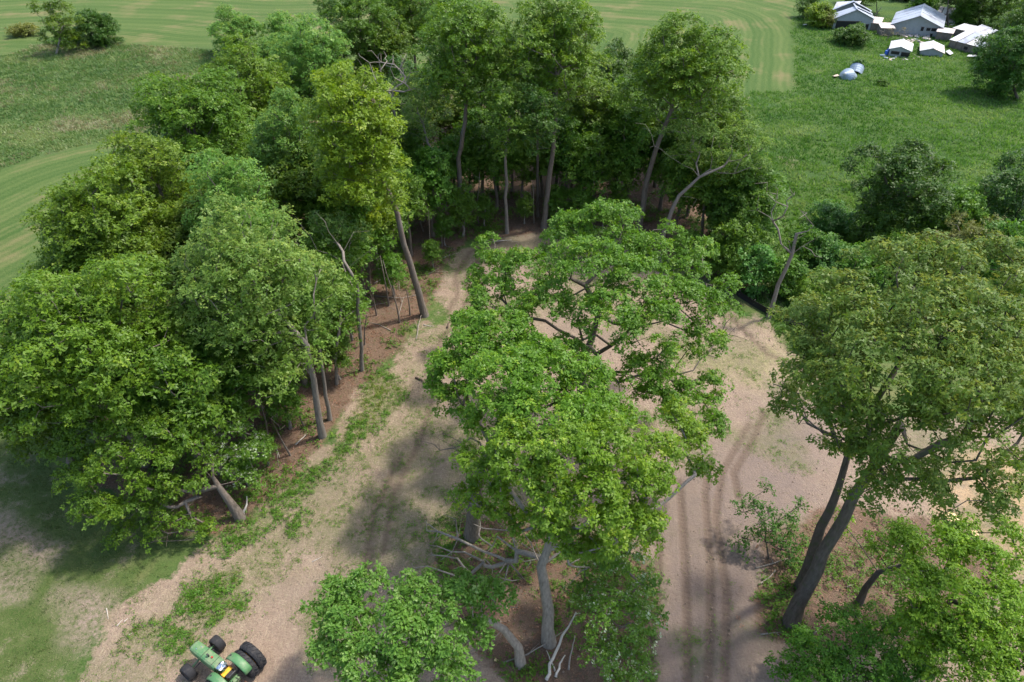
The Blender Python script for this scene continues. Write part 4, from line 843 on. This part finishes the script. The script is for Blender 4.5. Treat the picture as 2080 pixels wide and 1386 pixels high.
for a in [[(1535, 1155, 0), (1570, 1145, .1), (1600, 1135, .1)], [(1540, 1190, 0), (1560, 1175, .1), (1575, 1160, .2)], [(1660, 1165, 0), (1695, 1160, 0)], [(1650, 1290, 0), (1670, 1270, 0)], [(1545, 1290, 0), (1590, 1285, 0)], [(1720, 1195, 0), (1735, 1188, .1)], [(1800, 1130, 0), (1840, 1105, .2)]]:
    stick(a, .055, 'dead_wood', S3, 'fallen limbs around the hickories', 'branch', 'branch', forks=1)
stick([(1958, 1113, .1), (1990, 1126, .1)], .08, 'rotten_wood', 'dark log lying on the bright sand beside the cut stumps', name='log', cat='log', taper=.8)
stick([(908, 668, 0), (914, 648, .4)], .08, 'rotten_wood', 'broken dark snag poking out beside the dense oak crown', name='snag', cat='snag')
def stump(px, py, r, h, label):
    b = onland(at(px, py)); g = np.random.default_rng(px); e = empty('tree_stump', b, label, 'stump'); n = 18; m = MB()
    rr = r*(1+.12*g.normal(size=n)*.6); V = []
    for z, k in ((0, 1.35), (h*.4, 1.1), (h, 1.0)):
        V += [(rr[i]*k*math.cos(i*2*math.pi/n), rr[i]*k*math.sin(i*2*math.pi/n), z) for i in range(n)]
    F = [(j*n+i, j*n+(i+1) % n, (j+1)*n+(i+1) % n, (j+1)*n+i) for j in range(2) for i in range(n)]
    m.raw(V, F).build('stump_bark', 'oak_bark', e)
    c = MB(); c.raw([(rr[i]*.97*math.cos(i*2*math.pi/n), rr[i]*.97*math.sin(i*2*math.pi/n), h+.004+.02*math.sin(i)) for i in range(n)], [tuple(range(n))]).build('cut_face', 'cut_wood', e)
stump(1930, 1058, .42, .4, 'broad freshly cut stump with pale face on the bright sand')
stump(1977, 1088, .24, .3, 'smaller freshly cut stump beside the broad one')

# ------------------------------------------------------------------ black silt fence at the meadow edge
P = [onland(at(a, c)) for a, c in [(1478, 582), (1500, 603), (1530, 622), (1560, 640), (1590, 655), (1630, 670), (1670, 690)]]
e = empty('silt_fence', P[0], 'low black fabric silt fence between the clearing and the meadow', 'fence')
V = []; F = []
for i, p in enumerate(P):
    d = p-P[0]
    for z, k in ((-.02, 0), (.36, .03), (.66, 0)):
        V += [(d[0]+k, d[1]+k, d[2]+z), (d[0]+k+.012, d[1]+k+.02, d[2]+z)]
for i in range(len(P)-1):
    b = i*6
    for j in (0, 2): F += [(b+j, b+6+j, b+8+j, b+2+j), (b+1+j, b+3+j, b+9+j, b+7+j)]
    F += [(b+4, b+10, b+11, b+5), (b, b+1, b+7, b+6)]
MB().raw(V, F).build('fabric', 'silt_fabric', e)
for p in P:
    MB().box((p[0]-P[0][0]+.04, p[1]-P[0][1]+.05, p[2]-P[0][2]+.38), (.045, .045, .85)).build('post', 'weathered_board', e)
# ------------------------------------------------------------------ tractor
def tyre(R_, r_, w_, lugs=0, lug_h=.04, sgn=1):
    m = MB(); h = w_/2; t = R_-r_
    prof = [(r_, -h*.78), (r_+t*.35, -h*1.0), (r_+t*.7, -h*1.02), (R_-t*.10, -h*.88), (R_, -h*.55), (R_+.004, 0), (R_, h*.55), (R_-t*.10, h*.88), (r_+t*.7, h*1.02), (r_+t*.35, h), (r_, h*.78), (r_-.02, 0)]
    m.lathe(prof, 36, 'y')
    for i in range(lugs):
        for sd_ in (-1, 1):
            a0 = 2*math.pi*(i+(.5 if sd_ > 0 else 0))/lugs; V = []
            for f in (0.04, .5, 1.0):
                y = sd_*h*f*.98; a = a0+sgn*.20*f; rr = R_-t*.02-(t*.16 if f == 1 else 0)
                for da, dr in ((-.035, -.01), (-.022, lug_h), (.022, lug_h), (.035, -.01)):
                    V.append(((rr+dr)*math.cos(a+da), y, (rr+dr)*math.sin(a+da)))
            F = []
            for j in range(2):
                for q in range(3): F.append((j*4+q, j*4+q+1, j*4+q+5, j*4+q+4))
            F += [(0, 1, 2, 3), (11, 10, 9, 8)]
            m.raw(V, F)
    return m
def rim(r_, w_, dish=.5):
    m = MB(); h = w_/2
    m.lathe([(r_*1.02, -h*.8), (r_*.94, -h*.74), (r_*.88, -h*.3), (r_*.45, h*dish*.2), (r_*.22, h*.1), (r_*.22, -h*.1-.02), (r_*.45, h*dish*.2-.03), (r_*.88, -h*.36), (r_*.92, h*.3), (r_*1.02, h*.8), (r_*1.0, h*.8), (r_*.9, h*.2), (r_*.9, -h*.7)], 28, 'y', closed=True)
    m.lathe([(.001, .04), (r_*.2, .04), (r_*.24, -.04), (.001, -.04)], 16, 'y', closed=False)
    for i in range(8):
        a = i*math.pi/4; m.box((r_*.33*math.cos(a), .03, r_*.33*math.sin(a)), (.03, .04, .03))
    return m
def tractor():
    f_ = at(413, 1336, .45); r_ = at(466, 1374, .8); d = f_-r_; d[2] = 0; ang = math.atan2(d[1], d[0])
    WB = 2.35; org = np.array([f_[0]-WB*math.cos(ang), f_[1]-WB*math.sin(ang), 0.0]); org[2] = gz(org[0], org[1])
    t = empty('tractor', org, 'old green farm tractor with dual rear tyres parked on the bare soil', 'tractor', None, ang)
    G_, K, Y_, RB = 'tractor_green', 'tractor_black', 'tractor_yellow', 'tyre_rubber'
    # hood: rounded section lofted front to back
    sec = [(-.31, 1.02), (-.315, 1.38), (-.29, 1.50), (-.20, 1.56), (0, 1.585), (.20, 1.56), (.29, 1.50), (.315, 1.38), (.31, 1.02)]
    V = []; xs = [(.72, 1.0, 0), (.74, 1.02, 0), (1.6, 1.01, -.01), (2.45, .97, -.03), (2.66, .95, -.05), (2.70, .90, -.09)]
    for x, k, dz in xs: V += [(x, y*k, z+dz if z > 1.2 else z) for y, z in sec]
    n = len(sec); F = [(j*n+i, (j+1)*n+i, (j+1)*n+i+1, j*n+i+1) for j in range(len(xs)-1) for i in range(n-1)]
    F += [tuple(range(n)), tuple((len(xs)-1)*n+i for i in range(n-1, -1, -1)), tuple(j*n for j in range(len(xs)))[::-1]+tuple(j*n+n-1 for j in range(len(xs)))]
    hood = MB().raw(V, F).build('hood', G_, t, smooth=False, bevel=.012)
    for x in (.95, 1.75): MB().box((x, 0, 1.590-.004*x), (.014, .58, .012)).build('hood_seam', K, hood)
    MB().tube([(1.42, .02, 1.53), (1.42, .02, 1.72), (1.50, .04, 1.74)], [.045, .045, .05], 12).build('exhaust_pipe', K, t)
    MB().lathe([(.001, 1.64), (.05, 1.64), (.05, 1.60), (.055, 1.56)], 14, 'z', (1.22, -.03, 0), False).build('filler_cap', 'red_paint', t)
    for y in (-.12, .1): MB().lathe([(.001, 1.58), (.03, 1.575), (.035, 1.54)], 12, 'z', (2.25+y*.6, y, 0), False).build('hood_cap', 'chrome', t)
    m = MB().box((2.715, 0, 1.2), (.03, .5, .55)); gr = m.build('grille', K, t)
    for y in (-.2, -.1, 0, .1, .2): MB().box((2.735, y, 1.2), (.012, .02, .5)).build('grille_bar', G_, gr)
    MB().box((1.75, 0, .85), (1.5, .36, .42)).box((1.95, 0, .62), (.8, .3, .2)).build('engine_block', K, t, bevel=.02)
    MB().box((.45, 0, .82), (1.3, .40, .46)).box((-.12, 0, .82), (.45, .5, .5)).build('transmission', G_, t, bevel=.03)
    MB().box((2.5, .17, .78), (.6, .07, .14)).box((2.5, -.17, .78), (.6, .07, .14)).build('front_frame', G_, t)
    ax = MB().tube([(WB, -.82, .50), (WB, -.3, .62), (WB, .3, .62), (WB, .82, .50)], .055, 10).build('front_axle', G_, t)
    MB().tube([(WB-.14, -.72, .5), (WB-.16, 0, .58), (WB-.14, .72, .5)], .022, 8).build('tie_rod', K, ax)
    MB().tube([(0, -1.62, .80), (0, 1.62, .80)], .06, 12).build('rear_axle', K, t)
    for y in (-.92, .92):                                  # broad smooth front tyres
        wh = add('front_wheel', None, t, (WB, y, .44)); wh.empty_display_size = .2
        tyre(.44, .24, .46).build('tyre', RB, wh, smooth=True); r1 = rim(.24, .44).build('rim', 'rust', wh, smooth=False); r1.scale = (1, 1 if y < 0 else -1, 1)
    for y, sg in ((-.86, 1), (-1.40, 1), (.86, -1), (1.40, -1)):   # dual rear tyres
        wh = add('rear_wheel', None, t, (0, y, .80)); wh.empty_display_size = .3
        tyre(.80, .46, .47, 20, .045, sg).build('tyre', RB, wh, smooth=False); r1 = rim(.46, .42).build('rim', Y_, wh); r1.scale = (1, -1 if y > 0 else 1, 1)
    for s in (-1, 1):                                      # curved rear fenders
        V = []; prof = [(a, .90) for a in np.linspace(R(20), R(150), 9)]
        for a, rr in prof:
            for y, k in ((.40, -.04), (.46, .0), (.78, .0), (.82, -.05)): V.append(((rr+k)*math.cos(a), s*y, .80+(rr+k)*math.sin(a)))
        F = []
        for j in range(8):
            for q in range(3): F.append((j*4+q, j*4+q+1, j*4+q+5, j*4+q+4) if s < 0 else (j*4+q, j*4+q+4, j*4+q+5, j*4+q+1))
        fo = MB().raw(V, F).build('fender', G_, t, smooth=True); sm = fo.modifiers.new('thickness', 'SOLIDIFY'); sm.thickness = .025
        MB().box((.50, s*.62, 1.56), (.10, .08, .06)).build('fender_lamp', K, fo)
    dash = MB().box((.62, 0, 1.30), (.18, .52, .62)).build('dashboard', G_, t, bevel=.02)
    MB().box((.515, 0, 1.45), (.012, .40, .26)).build('gauge_panel', K, dash)
    m = MB()                                               # shiny bundled cover over the steering wheel
    g = np.random.default_rng(5); V = []; nn, mm = 14, 8
    for j in range(mm+1):
        th = math.pi*j/mm
        for i in range(nn):
            a = 2*math.pi*i/nn; rr = .20*(1+.16*g.normal()); V.append((.40+rr*math.sin(th)*math.cos(a), rr*math.sin(th)*math.sin(a)*1.15, 1.62+rr*.7*math.cos(th)))
    m.raw(V, [(j*nn+i, j*nn+(i+1) % nn, (j+1)*nn+(i+1) % nn, (j+1)*nn+i) for j in range(mm) for i in range(nn)]).build('crumpled_foil_cover', 'chrome', t)
    m = MB(); m.tube([(.40+.22*math.cos(a), .22*math.sin(a), 1.60+.05*math.cos(a)) for a in np.linspace(0, 2*math.pi, 25)], .015, 8, False).tube([(.58, 0, 1.4), (.40, 0, 1.60)], .025, 8); m.build('steering_wheel', K, t)
    MB().box((.30, 0, .98), (.75, .62, .03)).build('platform', K, t)
    seat = MB().box((-.02, 0, 1.18), (.42, .46, .12)).build('seat', K, t, bevel=.03)
    MB().box((.20, 0, 1.25), (.24, .58, .10)).build('seat_cushion', Y_, seat, bevel=.03)
    MB().box((-.25, 0, 1.36), (.09, .46, .36), Matrix.Rotation(-.2, 3, 'Y')).build('backrest', K, seat, bevel=.03)
    for y, x, h in ((-.26, .30, 1.45), (-.31, .22, 1.38), (.28, .32, 1.42), (.33, .1, 1.36), (-.36, .05, 1.34)):
        lv = MB().tube([(x, y, 1.0), (x-.05, y, h)], .012, 6).build('lever', K, t); MB().lathe([(.001, h+.03), (.025, h), (.001, h-.03)], 8, 'z', (x-.05, y, 0), False).build('knob', 'red_paint', lv)
    for y in (-.32, .32): MB().tube([(-.15, y*.8, .55), (-.95, y*1.1, .48)], .03, 8).build('hitch_arm', 'rust', t)
    MB().tube([(-.2, 0, 1.05), (-.85, 0, .72)], .028, 8).build('top_link', 'rust', t)
    for y in (-.15, -.05, .12): MB().tube([(-.3, y, 1.1), (-.5, y*1.6, 1.2), (-.75, y*1.3, .85)], .016, 6).build('hydraulic_hose', K, t)
    MB().box((-.38, 0, .98), (.25, .42, .3)).build('hydraulic_block', G_, t, bevel=.02)
tractor()

# ------------------------------------------------------------------ farm yard
def V3(a): return Vector([float(q) for q in a])
def gable_shed(name, A, B, depth, eave, apex, label, roofm, wallm, cat='shed', sheets=5, over=.35, openings=(), missing=(), group=None, skew=0.0, sag=0.0):
    """A, B: front corners on the ground (left, right); the ridge runs back from the front gable"""
    A = V3(A); B = V3(B); A.z = B.z = 0; org = A.copy(); org.z = gz(A.x, A.y)-.1; u = (B-A); Wd = u.length; u.normalize(); v = Vector((-u.y, u.x, 0)); v = (v+u*skew).normalized()
    e = empty(name, org, label, cat, group)
    L = lambda a, b, z: u*a+v*b+Vector((0, 0, z))
    th = .12
    fr = MB().slab([L(0, 0, 0), L(Wd, 0, 0), L(Wd, 0, eave), L(Wd/2, 0, apex), L(0, 0, eave)], th).build('front_wall', wallm, e)
    MB().slab([L(Wd, depth, 0), L(0, depth, 0), L(0, depth, eave), L(Wd/2, depth, apex), L(Wd, depth, eave)], th).build('back_wall', wallm, e)
    MB().slab([L(0, depth-.01, 0), L(0, .01, 0), L(0, .01, eave), L(0, depth-.01, eave)], th*.9).build('side_wall', wallm, e)
    MB().slab([L(Wd, .01, 0), L(Wd, depth-.01, 0), L(Wd, depth-.01, eave), L(Wd, .01, eave)], th*.9).build('side_wall', wallm, e)
    nb = max(3, int(Wd/.9))                               # upright batten lines on the front wall
    for i in range(1, nb):
        x = Wd*i/nb; hh = eave+(apex-eave)*(1-abs(x-Wd/2)/(Wd/2)); MB().slab([L(x-.03, -.03, .02), L(x+.03, -.03, .02), L(x+.03, -.03, hh-.12), L(x-.03, -.03, hh-.12)], .028).build('batten', wallm, fr)
    for (a0, a1, z0, z1) in openings:
        op = MB().slab([L(a0, -.05, z0), L(a1, -.05, z0), L(a1, -.05, z1), L(a0, -.05, z1)], .045).build('window_or_recess', 'dark_opening', e)
        MB().slab([L(a0-.08, -.07, z1), L(a1+.08, -.07, z1), L(a1+.08, -.07, z1+.08), L(a0-.08, -.07, z1+.08)], .06).build('frame', 'weathered_board', op)
    sl = (apex-eave)/(Wd/2); g = np.random.default_rng(int(abs(A.x)*10))
    for s in (0, 1):
        for i in range(sheets):
            if (s, i) in missing: continue
            b0 = -over+(depth+2*over)*i/sheets; b1 = -over+(depth+2*over)*(i+1)/sheets-.035
            dz = .07*g.random()+.012*(i % 2)-sag*math.sin(math.pi*(i+.5)/sheets)
            x_e = -over if s == 0 else Wd+over; z_e = eave-over*sl+.06; z_r = apex+.06
            q = [L(x_e, b0, z_e+dz*.3), L(Wd/2, b0, z_r+dz), L(Wd/2, b1, z_r+dz), L(x_e, b1, z_e+dz*.3)]
            if s == 0: q = q[::-1]; q = [q[3], q[2], q[1], q[0]]
            q = q if (q[1]-q[0]).cross(q[-1]-q[0]).z > 0 else q[::-1]
            sh = MB().slab(q, .05).build('roof_sheet', roofm if not isinstance(roofm, (list, tuple)) else roofm[int(g.integers(len(roofm)))], e)
    MB().slab([L(Wd/2-.16, -over-.02, apex+.10), L(Wd/2, -over-.02, apex+.135), L(Wd/2, depth+over, apex+.135-sag), L(Wd/2-.16, depth+over, apex+.10-sag)], .03).build('ridge_cap', roofm if not isinstance(roofm, (list, tuple)) else roofm[0], e)
    MB().slab([L(Wd/2, -over-.02, apex+.135), L(Wd/2+.16, -over-.02, apex+.10), L(Wd/2+.16, depth+over, apex+.10-sag), L(Wd/2, depth+over, apex+.135-sag)], .03).build('ridge_cap', roofm if not isinstance(roofm, (list, tuple)) else roofm[0], e)
    return e
def lean_to(name, A, B, depth, hf, hb, label, roofm, wallm, sheets=4, gap=.02, cat='shed', openings=(), group=None, drop=()):
    A = V3(A); B = V3(B); A.z = B.z = 0; org = A.copy(); org.z = gz(A.x, A.y)-.1; u = (B-A); Wd = u.length; u.normalize(); v = Vector((-u.y, u.x, 0))
    e = empty(name, org, label, cat, group); L = lambda a, b, z: u*a+v*b+Vector((0, 0, z)); th = .1
    MB().slab([L(0, 0, 0), L(Wd, 0, 0), L(Wd, 0, hf), L(0, 0, hf)], th).build('front_wall', wallm, e)
    MB().slab([L(Wd, depth, 0), L(0, depth, 0), L(0, depth, hb), L(Wd, depth, hb)], th).build('back_wall', wallm, e)
    MB().slab([L(0, depth-.01, 0), L(0, .01, 0), L(0, .01, hf), L(0, depth-.01, hb)], th*.9).build('side_wall', wallm, e)
    MB().slab([L(Wd, .01, 0), L(Wd, depth-.01, 0), L(Wd, depth-.01, hb), L(Wd, .01, hf)], th*.9).build('side_wall', wallm, e)
    MB().slab([L(0, 0, hf+.015), L(Wd, 0, hf+.015), L(Wd, depth, hb+.015), L(0, depth, hb+.015)], .02).build('roof_deck', 'weathered_board', e)
    n = max(2, int(Wd/1.1))
    for i in range(n+1): x = min(max(Wd*i/n, .06), Wd-.06); MB().box(tuple(L(x, -.03, hf/2)), (.10, .08, hf-.1), Matrix.Rotation(math.atan2(u.y, u.x), 3, 'Z')).build('post', 'weathered_board', e)
    for (a0, a1, z0, z1) in openings: MB().slab([L(a0, -.05, z0), L(a1, -.05, z0), L(a1, -.05, z1), L(a0, -.05, z1)], .045).build('window_or_recess', 'dark_opening', e)
    o = .22; k = (hb-hf)/depth
    for i in range(sheets):
        a0 = -o+(Wd+2*o)*i/sheets+gap; a1 = -o+(Wd+2*o)*(i+1)/sheets-gap
        MB().slab([L(a0, -o, hf+.08-o*k), L(a1, -o, hf+.08-o*k), L(a1, depth+o, hb+.08+o*k), L(a0, depth+o, hb+.08+o*k)], .04).build('roof_sheet', roofm if not isinstance(roofm, (list, tuple)) else roofm[i % len(roofm)], e)
    return e
gable_shed('barn', at(1808, 70), at(1904, 77), 11, 2.1, 3.8, 'big grey barn with a wide metal roof and small dark windows', 'galvanised_roof', 'grey_siding', 'barn', 9, .5, [(5.2, 5.7, 1.1, 1.8), (6.2, 6.9, 1.2, 1.7), (7.1, 7.9, 1.2, 1.7), (7.2, 7.6, .1, .7)], skew=.2)
gable_shed('barn', at(1690, 60), at(1768, 62), 8, 2.3, 4.0, 'half-collapsed grey barn with missing roof sheets and an open porch', 'galvanised_roof', 'grey_siding', 'barn', 7, .35, [(.5, 5.4, .2, 1.7), (6.4, 7.0, .2, 1.2)], [(0, 4), (0, 5), (1, 3), (1, 5)], sag=.5, skew=.2)  # wide porch recess: its shade is a flat dark slab on the wall
MBP = [at(1692, 20, 2), at(1742, 14, 2.2), at(1750, 2, 3.0), at(1700, 4, 3.2)]
tag(MB().slab(MBP, .06).build('fallen_roof_sheet', 'galvanised_roof'), 'tilted slab of metal roof fallen in behind the collapsed barn', 'roof')
gable_shed('shed', at(1804, 113), at(1845, 118), 5.6, 1.35, 1.85, 'bright white-roofed open shed beside the blue barrel', 'white_roof', 'grey_siding', sheets=5, over=.25, openings=[(.3, 1.7, .5, 1.0), (2.0, 3.4, .3, 1.0)])
gable_shed('shed', at(1868, 112), at(1913, 117), 5.4, .9, 1.45, 'white-roofed shed sunk in grass with a cracked roof', ['white_roof', 'white_roof', 'pink_roof'], 'grey_siding', sheets=5, over=.25)
lean_to('shed', at(1925, 97), at(1990, 114), 4.2, 1.5, 2.5, 'long low shed roofed with pale panels split by dark gaps', ['white_roof', 'galvanised_roof'], 'weathered_board', 4, .09, openings=[(3.0, 3.7, .5, 1.0), (5.0, 6.2, .2, .9)])
gable_shed('shed', at(1990, 92), at(2036, 90), 4.0, 1.7, 2.6, 'white gabled shed tucked behind the long panel-roofed shed', 'white_roof', 'weathered_board', sheets=4, over=.3)
lean_to('shed', at(1786, 74), at(1811, 75), 2.6, 1.6, 1.9, 'low pinkish-roofed lean-to joining the two grey barns', 'pink_roof', 'weathered_board', 3)
lean_to('shed', at(1766, 62), at(1783, 64), 3.2, 1.5, 1.9, 'narrow lean-to with a rust-stained roof against the collapsed barn', 'pink_roof', 'weathered_board', 2)
lean_to('shed', at(1898, 82), at(1928, 86), 2.6, 1.5, 1.7, 'brown board lean-to on the side of the big grey barn', ['pink_roof', 'white_roof'], 'weathered_board', 3)
lean_to('shed', at(1932, 72), at(1958, 78), 3.6, 1.4, 1.7, 'flat white-roofed pen behind the brown board lean-to', 'white_roof', 'weathered_board', 3)
lean_to('shed', at(1900, 40), at(1935, 44), 5, 1.3, 1.6, 'broken pale roof behind the big grey barn', ['pink_roof', 'junk_white'], 'weathered_board', 4, .12)
lean_to('shed', at(1850, 2), at(1880, 4), 4, 2.2, 2.6, 'white shed far behind the big grey barn', 'white_roof', 'grey_siding', 3)
# fallen grain bins
def grain_bin(px, py, r, h, tilt, az, label):
    b = onland(at(px, py)); b[2] += .2; e = empty('grain_bin', b, label, 'grain bin', 'fallen grain bins', az); e.rotation_euler[1] = tilt; n = 20; m = MB()
    prof = [(r, -.9)]+[(r*(1+.012*(j % 2)), -.9+(h+.9)*j/8) for j in range(9)]
    m.lathe(prof, n, 'z', closed=False).build('bin_wall', 'bin_steel', e)
    for i in range(10):
        V = []
        for q in (0, .5, 1):
            a = 2*math.pi*(i+q)/10; V.append((r*1.06*math.cos(a), r*1.06*math.sin(a), h-.03+.0))
        k = .18; a0 = 2*math.pi*i/10; a1 = 2*math.pi*(i+.97)/10
        T = [(r*k*math.cos(a1), r*k*math.sin(a1), h+r*.62), (r*k*math.cos(a0), r*k*math.sin(a0), h+r*.62)]
        MB().raw(V+T, [(0, 1, 2, 3, 4)]).build('roof_panel', 'bin_steel', e)
    MB().lathe([(.001, h+r*.75), (r*.12, h+r*.72), (r*.2, h+r*.62), (r*.2, h+r*.56)], 14, 'z', closed=False).build('roof_cap', 'junk_white', e)
grain_bin(1722, 158, 1.2, .7, -1.0, R(35), 'fallen grain bin lying with its conical top down in the grass')
grain_bin(1738, 147, 1.15, .7, .85, R(60), 'second fallen grain bin tipped against the small dark bush')
# barrels, tarps and rubble in the yard
def barrel(px, py, label, matn, tilt=0):
    b = onland(at(px, py)); m = MB(); m.lathe([(.001, 0), (.28, 0), (.30, .05), (.29, .3), (.305, .45), (.29, .6), (.30, .84), (.28, .88), (.001, .88)], 18, 'z', closed=False)
    o = m.build('barrel', matn, None, b, smooth=False); o.rotation_euler = (tilt, 0, .5); tag(o, label, 'barrel')
barrel(1799, 112, 'blue barrel standing beside the bright white-roofed shed', 'barrel_blue'); barrel(1803, 110, 'second blue barrel touching the first by the white-roofed shed', 'barrel_blue')
barrel(1788, 113, 'grey drum lying in the grass left of the blue barrels', 'bin_steel', 1.3)
def sheet(pxs, label, matn, z=.12, name='roofing_sheet', cat='sheet'):
    P = [at(a, c) for a, c in pxs]; P = [(p[0], p[1], gz(p[0], p[1])+z+.05*i) for i, p in enumerate(P)]
    v = Vector(P[1])-Vector(P[0]); w_ = Vector(P[-1])-Vector(P[0]); P = P if v.cross(w_).z > 0 else P[::-1]
    o0 = P[0]; tag(MB().slab([tuple(np.array(p)-np.array(o0)) for p in P], .05).build(name, matn, None, o0), label, cat)
sheet([(1919, 109), (1928, 116), (1935, 113), (1926, 107)], 'white sheet lying in the grass between the shed sunk in grass and the long shed', 'white_roof', .3)
sheet([(1962, 119), (1990, 120), (1992, 116), (1966, 116)], 'long white sheet lying in the grass in front of the long shed', 'white_roof', .3)
sheet([(1690, 157), (1700, 154), (1704, 157), (1694, 160)], 'tan board lying in the grass beside the fallen grain bins', 'junk_tan', .25, 'board', 'board')
sheet([(1630, 53), (1638, 52), (1638, 54), (1631, 55)], 'small white scrap in the grass near the tangled bush', 'junk_white', .25, 'scrap_sheet')
g = np.random.default_rng(808)
def rubble(cx, cy, n, sx, sy, label, group, mats, smin=.15, smax=.5):
    for i in range(n):
        p = onland(at(cx+g.uniform(-sx, sx), cy+g.uniform(-sy, sy))); m = MB(); s = g.uniform(smin, smax)
        m.box((0, 0, s*.22), (s, s*g.uniform(.5, 1.6), s*g.uniform(.2, .5)), Matrix.Rotation(g.uniform(0, 3), 3, 'Z') @ Matrix.Rotation(g.normal()*.35, 3, 'X'), g.uniform(.6, 1))
        tag(m.build('rubble_piece', mats[int(g.integers(len(mats)))], None, p), label, 'rubble', group)
rubble(1862, 80, 70, 30, 10, 'broken pale rubble strewn between the big grey barn and the white-roofed sheds', 'rubble by the big barn', ['junk_white', 'junk_tan', 'rubble', 'pink_roof', 'rubble'], .25, .8)
rubble(1835, 117, 44, 50, 6, 'junk scrap scattered along the front of the white-roofed sheds', 'scrap by the white sheds', ['junk_white', 'junk_tan', 'rubble', 'bin_steel'])
rubble(1918, 44, 40, 20, 10, 'shattered roofing heaped behind the big grey barn', 'shattered roofing heap', ['junk_white', 'pink_roof', 'junk_tan', 'rubble'], .3, .9)
rubble(1750, 30, 24, 22, 12, 'wreckage of the collapsed barn roof', 'collapsed barn wreckage', ['pink_roof', 'junk_tan', 'galvanised_roof', 'weathered_board'], .4, 1.2)
stick([(1776, 36, 0), (1790, 16, 2.2)], .14, 'dead_wood', 'leaning broken timber between the two grey barns', name='timber', cat='timber')
# dry brush against the lean-to
for i, (a, c) in enumerate([(1800, 84), (1826, 82)]):
    b = onland(at(a, c)); g2 = np.random.default_rng(900+i)
    tips = [np.array([g2.normal()*.9, g2.normal()*.5, g2.uniform(1.0, 2.6)]) for _ in range(40)]
    tm, cm = tree_meshes([np.zeros(3), np.array([0, 0, .3])], [(np.array([0, 0, 1.5]), 1.0)], g2, 'dry_blade', 'dead_wood', .05, .04, zf=.1, dens=.8, rc=.5, dead=tips, L=.25, sprays=5, per=4, rtip=.02)
    plant('dry_bush', b, tm, cm, ['dry tan bush in front of the pinkish lean-to', 'second dry tan bush below the big barn windows'][i], 'bush')
